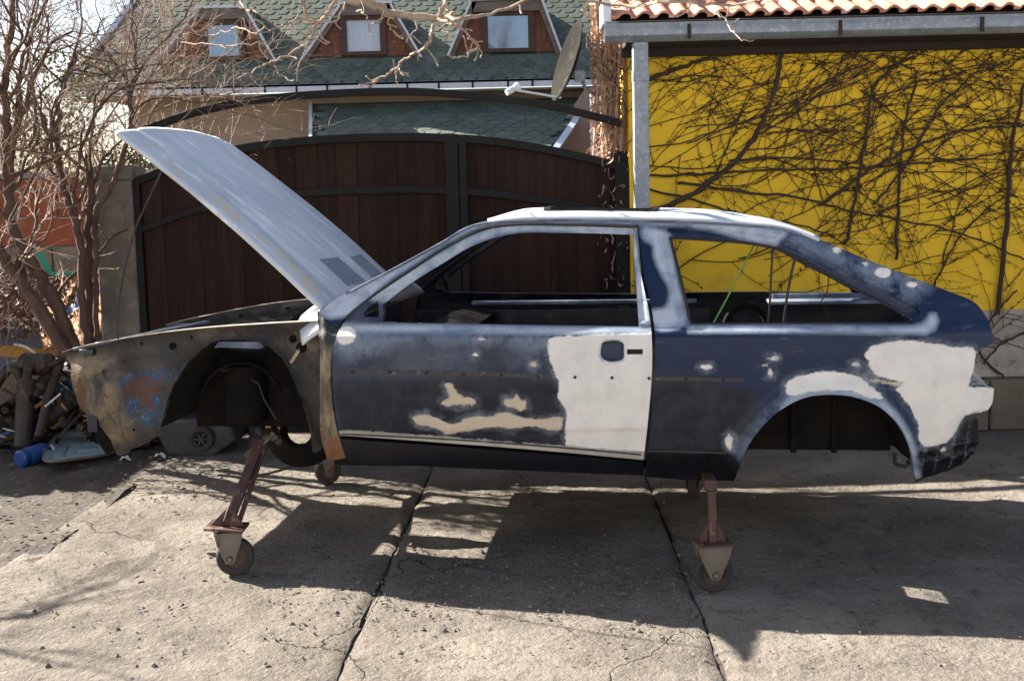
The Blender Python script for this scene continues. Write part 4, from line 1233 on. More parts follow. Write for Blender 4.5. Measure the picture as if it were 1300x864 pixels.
# ---- roof skin with its sunroof hole
gut_px = [(622, 281), (650, 279), (720, 278), (800, 279), (880, 281), (950, 285), (1000, 291), (1024, 299), (1040, 305.5)]
gut_l = poly_xz(gut_px, closed=False, n=6)
gx_r = [p[0] for p in gut_l]; gz_r = [p[1] for p in gut_l]
sx0, sx1 = pxz(668, 279)[0] + .10, pxz(785, 279)[0] + .16
def roof_fn(u, v):
    X = gx_r[0] + (gx_r[-1] - gx_r[0]) * u
    bow = (2 * v - 1)
    X2 = X - .07 * (1 - bow * bow) * (1 - u) ** 2 + .05 * (1 - bow * bow) * u ** 2      # header bows forward, tail bows back
    z = float(np.interp(X, gx_r, gz_r))
    y0 = float(side_y(X, z)) - .006
    e = min(v, 1 - v) * 2
    fade = (1 - float(sst(np.array(u), .66, .98)) * .92) * float(sst(np.array(u), -.04, .13))
    z2 = z + .002 + (.013 * min(1, e / .07) ** .6 + .028 * (1 - bow * bow)) * fade - .006 * (1 - u) ** 6
    return (X2, y0 + (CW - 2 * y0) * v, z2 + .002 * noise.noise((X * 5, v * 8, 3)))
def sun_hole(u, v):
    X = gx_r[0] + (gx_r[-1] - gx_r[0]) * u
    return sx0 < X < sx1 and .16 < v < .84
b = MB(); b.grid(roof_fn, 60, 44, sun_hole)
roof_o2 = b.build('roof', M['primer'], car, off=LOCAL, ang=60, solid=.012)
b = MB()
umap = lambda X: (X - gx_r[0]) / (gx_r[-1] - gx_r[0])
loop = [(umap(sx0), v) for v in np.linspace(.16, .84, 16)] + [(u, .84) for u in np.linspace(umap(sx0), umap(sx1), 16)][1:] + [(umap(sx1), v) for v in np.linspace(.84, .16, 16)][1:] + [(u, .16) for u in np.linspace(umap(sx1), umap(sx0), 16)][1:]
lp = [Vector(roof_fn(*q)) + Vector((0, 0, .004)) for q in loop]
for p, q in zip(lp, lp[1:]): b.bar(p, q, .03, .016)
b.build('sunroof_frame', M['black_paint'], roof_o2, off=LOCAL, smooth=False)
b = MB()                                          # windscreen header under the roof's front edge
b.tube([tuple(Vector(roof_fn(.012, v)) + Vector((.02, 0, -.03))) for v in np.linspace(.02, .98, 24)], .022, 6); b.build('windscreen_header', M['rail'], car, off=LOCAL)
b = MB(); b.tube([tuple(Vector(roof_fn(.99, v)) + Vector((-.01, 0, -.025))) for v in np.linspace(.02, .98, 24)], .022, 6); b.build('tailgate_header', M['rail'], car, off=LOCAL)
# dark gutter line along the roof rail
gl_pts = [(x, float(side_y(x, z)) - .005, z - .002) for x, z in poly_xz([(440, 372), (490, 346), (560, 308), (600, 286), (625, 281.5), (650, 280), (720, 279), (800, 280), (880, 282), (950, 286), (1000, 292), (1018, 298)], closed=False, n=6)]
b = MB(); b.tube(gl_pts, .006, 6); b.build('drip_rail', M['rail'], car, off=LOCAL)
b = MB(); b.tube([(x, float(side_y(x, z)) - .001, z) for x, z in poly_xz([(438, 405), (470, 378), (520, 344), (570, 312), (618, 289), (640, 286), (720, 285), (808, 288)], closed=False, n=6)], .006, 6); b.build('door_seal', M['cable_black'], car, off=LOCAL)

b = MB(); lp_ = dens(rwin_h, .02); b.tube([(x, float(side_y(x, z)) + .024, z) for x, z in lp_ + lp_[:1]], .006, 6); b.build('window_seal', M['cable_black'], quarter, off=LOCAL)
for pxx in range(448, 930, 47):
    yy = np.interp(pxx, [426, 560, 700, 830, 945], [472, 473, 478, 480, 482])
    x, z = pxz(pxx, float(yy)); b = MB()
    b.lathe([(.001, .0), (.0045, .0), (.006, .003), (.007, .0)], Matrix.Translation((x, float(side_y(x, z)) - .0035, z)) @ Matrix.Rotation(R(90), 4, 'X'), 8)
    b.build('clip_hole', M['cable_black'], door if pxx < 825 else quarter, off=LOCAL)
# ---- tail: panel between the flanks, lamp recesses
tail = poly_xz([(1231, 489), (1262, 494), (1258, 516), (1244, 530), (1244, 560), (1236, 577), (1205, 600)], closed=False, n=3)
b = MB()
b.grid(lambda u, v: (lambda p: (p[0] + .07 * sin(pi * v) - .012, float(side_y(*p)) + .02 + (CW - 2 * float(side_y(*p)) - .04) * v, p[1]))(tail[min(int(u * (len(tail) - 1) + .5), len(tail) - 1)]), len(tail) - 1, 14)
b.build('tail_panel', M['navy'], car, off=LOCAL)
for yy in (0, 1):
    b = MB()
    pc = poly_xz([(1246, 443), (1239, 455), (1236, 470), (1231, 489)], closed=False, n=3)
    def lf(u, v):
        p = pc[min(int(u * (len(pc) - 1) + .5), len(pc) - 1)]
        y = float(side_y(*p)) + .02 + .28 * v
        return (p[0] - .05 * sin(pi * min(1, v * 1.4)) - .004, CW - y if yy else y, p[1])
    b.grid(lf, len(pc) - 1, 8)
    b.build('lamp_recess', M['dark_inside'], car, off=LOCAL, solid=.004)

# ---- scuttle (bright curved panel under the windscreen)
ax0 = pxz(437, 375)[0]
def cowl_fn(u, v):
    bow = 1 - (2 * v - 1) ** 2
    X = ax0 - .20 + .24 * u - .17 * bow
    return (X, .10 + (CW - .20) * v, 1.115 + .030 * bow + .055 * u ** 1.3 - .05 * (1 - u) ** 4 - .06 * (1 - min(1, min(v, 1 - v) / .10)) ** 2)
b = MB(); b.grid(cowl_fn, 14, 40); b.build('scuttle', M['primer'], car, off=LOCAL, solid=.01)
b = MB()
cp = []
for i in range(9):
    for j in range(13):
        u, v = .42 + .36 * i / 8, .10 + .24 * j / 12
        p = cowl_fn(u, v); cp.append((p[0], p[1], p[2] + .009))
b.add(cp, [(i * 13 + j, (i + 1) * 13 + j, (i + 1) * 13 + j + 1, i * 13 + j + 1) for i in range(8) for j in range(12) if ((i - 3.5) / 4.2) ** 2 + ((j - 5.5) / 6.2) ** 2 < 1])
b.build('air_intake', M['cable_black'], car, off=LOCAL, solid=.004)

# ---- engine bay: front crossmembers, strut towers
nx = pxz(90, 446, fend_y)[0]
zt_n = pxz(90, 446, fend_y)[1]
b = MB()
b.box((nx + .10, CW / 2, zt_n + .0), (.07, CW - .5, .03)); b.box((nx + .09, CW / 2, zt_n - .34), (.05, CW - .56, .10)); b.box((nx + .105, CW / 2, zt_n - .16), (.012, CW - .60, .30))
for y in (.36, .62, CW - .62, CW - .36): b.box((nx + .09, y, zt_n - .15), (.04, .05, .28))
b.build('front_crossmember', M['dark_inside'], car, off=LOCAL, bevel=.004)
b = MB(); p_, q_ = pxz(150, 430, fend_y), pxz(385, 405, fend_y)
for y in (.26,):
    pass
b.bar((nx + .02, .30, zt_n + .012), (q_[0] - .5, .27, q_[1] - .02), .05, .014); b.bar((nx + .10, .36, zt_n + .03), (nx + .55, .30, zt_n + .06), .04, .012)
b.build('slam_rail', M['rail'], car, off=LOCAL, bevel=.002)
for y in (.36, CW - .36):
    b = MB(); b.lathe([(.14, -.04), (.13, -.02), (.115, .02), (.05, .035), (.04, .025), (.001, .025)], Matrix.Translation((bx0 - .42, y, 1.0)), 24); b.build('strut_tower', M['dark_inside'], car, off=LOCAL)
b = MB(); b.tube([(bx0 - .10 + .07 * cos(t), .30, 1.05 + .09 * sin(t)) for t in np.linspace(0, 5.2, 20)], .012, 8); b.build('loom', M['cable_black'], car, off=LOCAL)
# chassis leg with the round opening, below the bulkhead
b = MB()
pc = car_y(378, 545, .62)
mm = Matrix.Translation(pc) @ Matrix.Rotation(R(78), 4, 'X')
b.lathe([(.072, -.05), (.078, .0), (.09, .012), (.10, .0), (.17, -.03), (.19, -.05), (.19, -.10), (.15, -.12)], mm, 28); b.build('spring_cup', M['underseal'], car, off=LOCAL)

# ---- hood
hy0, hy1 = .12, CW - .12
h0 = car_y(411, 388, hy0 + .0); h1 = car_y(149, 164, hy0 + .03)
HV = Vector((h1.x - h0.x, 0, h1.z - h0.z)); HL = HV.length; HV.normalize()
HN = Vector((HV.z, 0, -HV.x))
if HN.z < 0: HN = -HN
def hood_fn(u, v):
    bow = 1 - (2 * v - 1) ** 2
    uu = u
    inset = .03 * u
    y = hy0 + inset + (hy1 - hy0 - 2 * inset) * v
    s_ = HL * u - (1 - u) * .09 * bow - u * 0.0 + .02 * bow * u
    n_ = .055 * bow * (1 - u * .35) + .022 * sin(pi * u)
    cr = abs(v - .5)
    n_ -= .008 * (1 / (1 + math.exp(-(cr - .36) * 160)))
    n_ -= .007 * math.exp(-((cr - .36) / .011) ** 2)
    e = min(v, 1 - v)
    n_ -= .012 * (1 - min(1, e / .02)) ** 2
    n_ += .003 * noise.noise((u * 5, v * 6, 1))
    p = h0 + HV * s_ + HN * n_
    return (p.x, y, p.z)
NU, NV = 84, 80
b = MB(); b.grid(hood_fn, NU, NV)
m, nt, b_ = newmat('sanded grey blue hood')
v = coords(nt, (1, .7, 1)); n1 = noise_(nt, v, 2.2, 8, .65, .4); n2 = noise_(nt, v, 10, 8, .7, .3); n3 = noise_(nt, v, 50, 5)
col = mixc(nt, ramp(nt, n1, .36, .62), (.565, .585, .605), (.48, .505, .53))
cb = N(nt, 'ShaderNodeCombineXYZ')
for i_, nm_ in enumerate(('hu', 'hv')):
    a = N(nt, 'ShaderNodeAttribute', attribute_name=nm_); nt.links.new(a.outputs['Fac'], cb.inputs[i_])
mp_ = N(nt, 'ShaderNodeMapping'); mp_.inputs['Scale'].default_value = (1.7, 7.5, 1); mp_.inputs['Rotation'].default_value = (0, 0, .04); nt.links.new(cb.outputs[0], mp_.inputs[0])
n4 = noise_(nt, mp_.outputs[0], 1.5, 9, .72, .4)
n5 = noise_(nt, mp_.outputs[0], 5.5, 6, .7)
col = mixc(nt, math_(nt, 'MULTIPLY', ramp(nt, n4, .52, .60), .9), col, (.76, .77, .78))
col = mixc(nt, math_(nt, 'MULTIPLY', ramp(nt, n4, .44, .34), .4), col, (.34, .40, .47))
col = mixc(nt, math_(nt, 'MULTIPLY', ramp(nt, n5, .60, .68), .35), col, (.26, .31, .38))
jit = math_(nt, 'ADD', math_(nt, 'MULTIPLY', math_(nt, 'SUBTRACT', n2, .5), .10), math_(nt, 'MULTIPLY', math_(nt, 'SUBTRACT', n3, .5), .02))
a = N(nt, 'ShaderNodeAttribute', attribute_name='putty')
col = mixc(nt, ramp(nt, math_(nt, 'ADD', a.outputs['Fac'], jit), -.006, .006), col, (.60, .52, .40))
a = N(nt, 'ShaderNodeAttribute', attribute_name='dull')
col = mixc(nt, math_(nt, 'MULTIPLY', ramp(nt, math_(nt, 'ADD', a.outputs['Fac'], jit), -.02, .03), .6), col, (.25, .34, .43))
nt.links.new(col, b_.inputs['Base Color'])
nt.links.new(math_(nt, 'ADD', math_(nt, 'MULTIPLY', n2, .3), .30), b_.inputs['Roughness'])
bump_(nt, b_, n2, .12, .004)
M['hood'] = m
hood = b.build('hood', M['hood'], car, off=LOCAL, ang=50)
UV = np.array([(i / NU * HL, j / NV * (hy1 - hy0)) for i in range(NU + 1) for j in range(NV + 1)])
hw = hy1 - hy0
for nm, k_ in (('hu', 0), ('hv', 1)):
    at = hood.data.attributes.new(nm, 'FLOAT', 'POINT'); at.data.foreach_set('value', UV[:, k_].astype(np.float32))
def uvm(polys): return np.max([sdf(UV, [(u * HL, v * hw) for u, v in p]) for p in polys], 0)
for nm, ps in (('putty', [[(.04, .06), (.12, .105), (.20, .10), (.30, .12), (.43, .065), (.41, .04), (.30, .06), (.18, .05), (.08, .02)], [(.44, .05), (.50, .10), (.58, .10), (.64, .085), (.56, .05), (.50, .03)], [(.70, .05), (.82, .10), (.83, .07), (.74, .03)], [(.88, .10), (.93, .14), (.90, .06)]]),
               ('dull', [[(.02, .12), (.40, .135), (.60, .16), (.60, .13), (.40, .10), (.02, .08)]])):
    at = hood.data.attributes.new(nm, 'FLOAT', 'POINT'); at.data.foreach_set('value', uvm(ps).astype(np.float32))
sm = hood.modifiers.new('t', 'SOLIDIFY'); sm.thickness = .012; sm.offset = 1
m, nt, b_ = newmat('vent mesh')
b_.inputs['Base Color'].default_value = (.25, .29, .34, 1); b_.inputs['Roughness'].default_value = .7
M['vent'] = m
for (u0, u1, v0, v1) in ((.085, .215, .26, .43), (.085, .205, .56, .74)):
    b = MB()
    for k in range(11):
        u = u0 + (u1 - u0) * k / 10
        for (va, vb) in [(v0 + (v1 - v0) * t / 6, v0 + (v1 - v0) * (t + 1) / 6) for t in range(6)]:
            b.bar(Vector(hood_fn(u, va)) + HN * .003, Vector(hood_fn(u, vb)) + HN * .003, .009, .005, HN)
    for k in range(13):
        v_ = v0 + (v1 - v0) * k / 12
        for (ua, ub) in [(u0 + (u1 - u0) * t / 4, u0 + (u1 - u0) * (t + 1) / 4) for t in range(4)]:
            b.bar(Vector(hood_fn(ua, v_)) + HN * .002, Vector(hood_fn(ub, v_)) + HN * .002, .009, .004, HN)
    b.build('vent', M['vent'], hood, off=LOCAL, smooth=False)
b = MB(); b.tube([tuple(Vector(hood_fn(u, .08)) - HN * .03) for u in np.linspace(.03, .90, 20)], .014, 6); b.tube([tuple(Vector(hood_fn(u, .92)) - HN * .03) for u in np.linspace(.03, .90, 20)], .014, 6)
b.tube([tuple(Vector(hood_fn(.90, v)) - HN * .03) for v in np.linspace(.08, .92, 20)], .014, 6); b.build('hood_frame', M['rail'], hood, off=LOCAL)
for y in (.2, CW - .2):
    b = MB(); p = Vector(hood_fn(.04, (y - hy0) / hw)); b.bar(tuple(p - HN * .02), (bx0 - .02, y, 1.06), .03, .012); b.build('hinge', M['zinc'], car, off=LOCAL)
wire('prop_cable', [(207, 213), (190, 250), (172, 290), (161, 330), (153, 370), (150, 405), (150, 430)], .0045, M['cable_black'], (.16, .22))
# ------------------------------------------------------------------ wheeled stands under the car
M['red_iron'] = surf('worn red brown iron', (.085, .033, .025), (.045, .022, .017), 9, .6, .4, 40, spots=(.20, .13, .11), sscale=14)
M['rubber'] = surf('dusty rubber', (.045, .038, .034), (.022, .02, .019), 8, .85, .4, 50, spots=(.10, .085, .07), sscale=9)
M['hub'] = surf('rusty wheel hub', (.10, .06, .04), (.05, .035, .03), 12, .7, .4, 50)
def wheel_at(c, r, w, ang, root):
    m_ = Matrix.Translation(c) @ Matrix.Rotation(ang, 4, 'Z') @ Matrix.Rotation(R(90), 4, 'X')
    b = MB(); b.lathe([(r * .62, -w * .42), (r * .9, -w * .5), (r * .985, -w * .36), (r, 0), (r * .985, w * .36), (r * .9, w * .5), (r * .62, w * .42)], m_, 32)
    t = b.build('tyre', M['rubber'], root)
    b = MB(); b.lathe([(.001, -w * .45), (r * .2, -w * .45), (r * .22, -w * .3), (r * .55, -w * .25), (r * .63, -w * .44), (r * .63, w * .44), (r * .55, w * .25), (r * .22, w * .3), (r * .2, w * .45), (.001, w * .45)], m_, 24)
    b.build('hub', M['hub'], root)
def fork_at(c, r, w, ang, ztop, half_top, root):
    rt_ = Matrix.Rotation(ang, 3, 'Z')
    f = MB()
    for s_ in (-1, 1):
        y = s_ * (w * .5 + .012)
        q = [(-half_top, y, ztop - c.z), (half_top, y, ztop - c.z), (half_top * .86, y, ztop - c.z - .045), (.018, y, -.022), (-.018, y, -.022), (-half_top * .86, y, ztop - c.z - .045)]
        f.prism([c + rt_ @ Vector(p) for p in q], rt_ @ Vector((0, .005 * s_, 0)))
    f.box(c + Vector((0, 0, ztop - c.z + .003)), (half_top * 2 + .004, w + .05, .008), rt_)
    f.tube([c + rt_ @ Vector((0, -w * .5 - .026, 0)), c + rt_ @ Vector((0, w * .5 + .026, 0))], .011, 8)
    f.build('fork', M['fork_iron'], root, smooth=False, bevel=.0015)
    for s_ in (-1, 1):
        nb = MB(); nb.lathe([(.001, .012), (.013, .012), (.015, .008), (.015, 0)], Matrix.Translation(c + rt_ @ Vector((0, s_ * (w * .5 + .022), 0))) @ Matrix.Rotation(ang, 4, 'Z') @ Matrix.Rotation(R(90) * s_, 4, 'X'), 6); nb.build('axle_nut', M['hub'], root, smooth=False)
        for q in (-1, 1):
            nb = MB(); nb.lathe([(.001, .007), (.008, .007), (.009, 0)], Matrix.Translation(c + rt_ @ Vector((q * half_top * .8, s_ * w * .75, ztop - c.z + .012))), 6); nb.build('bolt', M['hub'], root, smooth=False)
sill_z = zfl
def carw(x, y, z): return CARM @ Vector((x, y, z))
# rear stand
rn, rf = on_z(905, 750), on_z(881, 632)
rear_st = thing('wheeled_stand', 'red brown iron stand with upright legs and casters under the rear of the car', 'stand', (rn.x, rn.y, 0))
for i, (gp, ang) in enumerate(((rn, .12), (rf, 1.2))):
    r = .080 if i == 0 else .07
    c = Vector((gp.x, gp.y, r + .002))
    wheel_at(c, r, .045, ang, rear_st)
    fork_at(c, r, .045, ang, c.z + .115, .070, rear_st)
    leg = MB()
    zt_ = sill_z - .04
    zp = c.z + .125
    off = Vector((.0, .02, 0)) if i == 0 else Vector((-.05, .0, 0))
    leg.bar(c + Vector((0, 0, zp - c.z)), Vector((c.x, c.y, zt_)) + off, .032, .032, (0, 1, 0))
    for s_ in (-1, 1):
        leg.prism([c + Vector((.018 * s_, -.003, zp - c.z + .085)), c + Vector((.018 * s_, -.003, zp - c.z)), c + Vector((.062 * s_, -.003, zp - c.z))], (0, .006, 0))
    leg.box(c + Vector((0, 0, zp - c.z + .0)), (.145, .11, .01), Matrix.Rotation(ang, 3, 'Z'))
    leg.build('leg', M['red_iron'], rear_st, smooth=False, bevel=.002)
b = MB(); b.bar((rn.x, rn.y + .03, sill_z - .025), (rf.x - .05, rf.y, sill_z - .025), .05, .05); b.build('cross_beam', M['red_iron'], rear_st, bevel=.003)
# front stand, its near leg splayed out
fn_, ff = on_z(300, 729), on_z(417, 614)
front_st = thing('wheeled_stand', 'red brown iron stand with a splayed leg and casters under the front of the car', 'stand', (fn_.x, fn_.y, 0))
c = Vector((fn_.x, fn_.y, .085)); wheel_at(c, .083, .05, .25, front_st)
cf = at_y(288, 700, fn_.y - .0); 
fork_at(Vector((c.x - .025, c.y, c.z + .0)), .083, .05, .25, c.z + .112, .06, front_st)
pb = at_y(288, 668, fn_.y + .02)
ptop = at_y(330, 560, fn_.y + .34)
leg = MB()
leg.bar(pb, ptop, .042, .036, (0, 1, 0)); leg.bar(pb + Vector((.05, .03, .02)), ptop + Vector((.02, .03, -.02)), .02, .02, (0, 1, 0))
leg.box(pb + Vector((.0, 0, .0)), (.17, .13, .012), Matrix.Rotation(.1, 3, 'Y'))
for s_ in (-1, 1): leg.prism([pb + Vector((.015 * s_ + .02, -.012, .085)), pb + Vector((.02 * s_, -.012, .004)), pb + Vector((.08 * s_, -.012, .004))], (0, .008, 0))
leg.build('leg', M['red_iron'], front_st, smooth=False, bevel=.002)
b = MB(); b.bar(at_y(313, 580, ptop.y - .02), at_y(341, 553, ptop.y + .03), .07, .012, (0, 0, 1)); b.build('top_plate', M['fork_iron'], front_st, smooth=False)
b = MB(); b.bar(ptop + Vector((0, .02, -.01)), (ff.x - .2, ff.y - .05, ptop.z + .02), .028, .028); b.build('cross_beam', M['red_iron'], front_st, bevel=.003)
c = Vector((ff.x, ff.y, .078)); wheel_at(c, .076, .045, .5, front_st); fork_at(c, .076, .045, .5, c.z + .11, .05, front_st)
b = MB(); b.bar(c + Vector((0, 0, .11)), (ff.x - .02, ff.y, sill_z + .02), .04, .04, (0, 1, 0)); b.bar((ff.x - .02, ff.y, sill_z - .0), (ff.x - .2, ff.y - .05, ptop.z + .02), .04, .04); b.build('leg', M['red_iron'], front_st, smooth=False, bevel=.002)
b = MB(); b.tube([at_y(318, 607, fn_.y + .25), at_y(398, 585, ff.y - .3)], .006, 6); b.build('tie_rod', M['fork_iron'], front_st)

# ------------------------------------------------------------------ scrap by the wall
M['blue_plastic'] = surf('blue plastic', (.012, .062, .25), (.010, .042, .18), 6, .45, .2, 30, spots=(.10, .14, .30), sscale=9)
M['blue_tarp'] = surf('blue tarpaulin', (.05, .20, .55), (.035, .14, .42), 5, .5, .5, 20, .02)
M['tray'] = surf('pale grey green enamel', (.30, .40, .41), (.23, .315, .325), 3, .32, .15, 30, spots=(.13, .15, .13), sscale=8, sth=(.62, .75))
M['pipe'] = surf('dirty exhaust steel', (.055, .044, .036), (.026, .022, .019), 7, .6, .5, 30, metal=.3, spots=(.15, .085, .05), sscale=9)
M['sheet'] = surf('scuffed grey sheet', (.10, .11, .125), (.055, .06, .07), 4, .4, .3, 30, spots=(.24, .24, .23), sscale=8)
M['ochre'] = surf('ochre stripe', (.42, .22, .03), (.30, .15, .025), 6, .5, .3, 30)
M['plank'] = surf('orange brown plank', (.42, .20, .07), (.28, .125, .045), 6, .8, .4, 30, stretch=(3, 3, .6), rnd=.15)
M['green_plastic'] = surf('green plastic rim', (.02, .35, .20), (.015, .28, .16), 6, .4, 0)
M['red_plastic'] = surf('red plastic', (.55, .03, .05), None, 6, .45, 0)
M['white_plastic'] = surf('white plastic', (.75, .73, .72), None, 6, .45, 0)
M['bin'] = surf('dark grey plastic', (.030, .032, .033), (.02, .021, .022), 5, .55, .3, 40, spots=(.06, .055, .05), sscale=8)

# tray lying on the ground
tq = [on_z(50, 594, .03), on_z(150, 580, .03), at_y(158, 553, on_z(157, 560).y + .1), at_y(74, 550, on_z(60, 575).y + .28)]
tc = on_z(102, 585, .0)
tray = thing('metal_tray', 'pale grey green pressed metal tray lying tilted on the dirt', 'tray', tc)
def tray_fn(u, v):
    a = tq[0].lerp(tq[1], u); d_ = tq[3].lerp(tq[2], u)
    p = a.lerp(d_, v)
    # rounded corners
    cu, cv = 2 * u - 1, 2 * v - 1
    k = max(abs(cu), abs(cv))
    rr = (abs(cu) ** 5 + abs(cv) ** 5) ** .2
    if rr > 1e-6:
        s_ = k / rr
        cu2, cv2 = cu * s_, cv * s_
        a = tq[0].lerp(tq[1], (cu2 + 1) / 2); d_ = tq[3].lerp(tq[2], (cu2 + 1) / 2); p = a.lerp(d_, (cv2 + 1) / 2)
    n_ = (tq[1] - tq[0]).cross(tq[3] - tq[0]).normalized()
    h = .028 * sst(k, .80, .97)
    h -= .014 * math.exp(-((v - .62) / .035) ** 2) * (.25 < u < .85) + .014 * math.exp(-((u - .25) / .025) ** 2) * (.2 < v < .62) + .012 * math.exp(-((v - .38) / .03) ** 2) * (.38 < u < .88)
    return p + n_ * h
b = MB(); b.grid(tray_fn, 70, 50); b.build('sheet', M['tray'], tray, solid=.004)
b = MB()
lp = [tray_fn(*q) for q in [(t, 0) for t in np.linspace(0, 1, 30)] + [(1, t) for t in np.linspace(0, 1, 30)] + [(t, 1) for t in np.linspace(1, 0, 30)] + [(0, t) for t in np.linspace(1, 0, 30)]]
b.tube(lp, .009, 6); b.build('rolled_rim', M['fork_iron'], tray)
# blue canister
ca, cb_ = on_z(24, 583, .05), on_z(64, 570, .06)
can = thing('plastic_canister', 'blue plastic canister lying on its side beside the pale tray', 'canister', on_z(42, 590))
mm = Matrix.Translation(ca) @ (cb_ - ca).to_track_quat('Z', 'Y').to_matrix().to_4x4()
Lc = (cb_ - ca).length * 1.02
b = MB(); b.lathe([(.001, 0), (.045, .0), (.058, .01), (.060, .05), (.057, .055), (.060, .06), (.060, Lc * .75), (.05, Lc * .85), (.025, Lc * .95)], mm, 22); b.build('shell', M['blue_plastic'], can)
b = MB(); b.lathe([(.026, Lc * .93), (.028, Lc * .94), (.028, Lc * 1.03), (.001, Lc * 1.03)], mm, 16); b.build('cap', M['white_plastic'], can)

def pipe_thing(label, pts, r, bulge=None, name='exhaust_pipe', cat='exhaust pipe', ends=True):
    w = [at_y(x, y, d) for x, y, d in pts]
    root = thing(name, label, cat, w[0])
    sp = [Vector(p) for p in smooth_pts([tuple(p) for p in w], 5)]
    b = MB(); b.tube(sp, r, 14); b.build('pipe', M['pipe'], root, ang=50)
    if bulge:
        i0, i1, R_ = bulge
        a, c_ = w[i0], w[i1]
        mm = Matrix.Translation(a) @ (c_ - a).to_track_quat('Z', 'Y').to_matrix().to_4x4(); Lb = (c_ - a).length
        b = MB(); b.lathe([(r, 0), (R_ * .9, .01), (R_, .02), (R_ * 1.04, .025), (R_, .03), (R_, Lb - .03), (R_ * 1.04, Lb - .025), (R_, Lb - .02), (R_ * .9, Lb - .01), (r, Lb)], mm, 22)
        b.build('silencer_drum', M['pipe'], root, ang=50)
    if ends:
        a, c_ = sp[0], sp[1]
        mm = Matrix.Translation(a) @ (a - c_).to_track_quat('Z', 'Y').to_matrix().to_4x4()
        b = MB(); b.lathe([(r * 1.12, -.03), (r * 1.12, .012), (r * .8, .012), (r * .75, -.002), (.001, -.003)], mm, 16); b.build('pipe_mouth', M['underseal'], root)
    return root
G_ = 'scrap exhaust parts heaped at the left'
SC_P = [('upright silencer drum standing in front of the scrap heap', [(30, 570, 6.90), (31, 545, 6.90), (34, 480, 7.00), (38, 462, 7.05)], .03, (0, 2, .062)),
        ('fat silencer lying across the top of the scrap heap', [(10, 470, 7.20), (28, 462, 7.15), (66, 462, 7.10), (78, 455, 7.15)], .03, (1, 2, .075)),
        ('slanting silencer behind the car nose with an open mouth', [(40, 508, 6.95), (48, 496, 7.00), (68, 470, 7.20), (76, 458, 7.25)], .028, (1, 2, .052)),
        ('long rusty pipe leaning against the scrap heap', [(48, 560, 6.80), (60, 510, 6.95), (72, 470, 7.10), (76, 452, 7.15)], .030, None),
        ('dark silencer lying low behind the car nose', [(52, 545, 7.05), (62, 532, 7.05), (95, 500, 7.10), (112, 484, 7.15)], .03, (1, 2, .070)),
        ('pipe with round flange at the left edge of the heap', [(6, 520, 6.95), (14, 512, 7.05), (40, 490, 7.25), (60, 485, 7.35)], .036, None),
        ('thin bent pipe lying near the pale tray', [(72, 560, 6.85), (88, 540, 6.90), (108, 520, 7.05)], .012, None),
        ('bent pipe curving over the left of the heap', [(-10, 500, 7.05), (5, 475, 7.05), (20, 470, 7.05), (30, 490, 7.05)], .03, None)]
for lb, pts, r, bu in SC_P:
    pipe_thing(lb, pts, r, bu).__setitem__('group', G_)
# dark heap of small scrap beneath
rg = random.Random(31)
b = MB()
for k in range(620):
    x = rg.uniform(-3.6, -2.45); y = rg.uniform(7.0, 7.9)
    z = max(0, .62 * (1 - abs(x + 2.95) / .75)) * rg.random() + .01
    a = Vector((x, y, z)); d_ = Vector((rg.uniform(-1, 1), rg.uniform(-1, 1), rg.uniform(-.5, .6))).normalized() * rg.uniform(.05, .22)
    if rg.random() < .5: b.bar(a, a + d_, rg.uniform(.012, .06), rg.uniform(.004, .03))
    else: b.tube([a, a + d_ * .5 + Vector((0, 0, .02)), a + d_], rg.uniform(.006, .03), 6)
tag(b.build('scrap_heap', M['pipe'], smooth=False), 'dark heap of small rusty scrap under the pipes by the tree', 'scrap', kind='stuff')
rg = random.Random(33)
for nm, mt_, n_ in (('wood_scraps', 'plank', 60), ('pale_scraps', 'white_plastic', 26), ('blue_scraps', 'blue_tarp', 14)):
    b = MB()
    for k in range(n_):
        x = rg.uniform(-3.6, -2.5); y = rg.uniform(6.95, 7.4)
        z = max(0, .62 * (1 - abs(x + 2.95) / .75)) * rg.uniform(.3, 1.0) + .02
        a = Vector((x, y, z)); d_ = Vector((rg.uniform(-1, 1), rg.uniform(-1, 1), rg.uniform(-.7, .7))).normalized() * rg.uniform(.04, .16)
        b.bar(a, a + d_, rg.uniform(.012, .045), rg.uniform(.004, .015), (rg.random(), rg.random(), 1))
    tag(b.build(nm, M[mt_], smooth=False), {'wood_scraps': 'splintered orange brown wood scraps in the rusty heap', 'pale_scraps': 'small pale plastic scraps lying in the rusty heap', 'blue_scraps': 'small torn blue scraps lying in the rusty heap'}[nm], 'scrap', kind='stuff')
# panel with ochre stripe
sp_ = [at_y(-20, 474, 7.5), at_y(80, 478, 7.5), at_y(72, 410, 7.8), at_y(-20, 402, 7.8)]
sheet = thing('sheet_panel', 'grey sheet metal panel with an ochre stripe leaning behind the scrap', 'panel', sp_[0])
def sh_fn(u, v):
    p = sp_[0].lerp(sp_[1], u).lerp(sp_[3].lerp(sp_[2], u), v)
    return p + Vector((0, -.05 * sin(pi * v) - .02 * sin(u * 5), .0))
b = MB(); b.grid(sh_fn, 20, 16); b.build('sheet', M['sheet'], sheet, solid=.006)
b = MB(); b.grid(lambda u, v: sh_fn(u, .30 + .20 * v + .06 * (1 - u)) + Vector((0, -.006, 0)), 20, 4); b.build('stripe', M['ochre'], sheet)
b = MB(); b.tube([sh_fn(u, 1.0) for u in np.linspace(0, 1, 14)], .014, 6); b.tube([sh_fn(u, .86) + Vector((0, -.01, 0)) for u in np.linspace(0, 1, 14)], .007, 6); b.build('bead_edge', M['white_metal'], sheet)
b = MB(); q = [(18, 437), (32, 440), (44, 448), (54, 458)]
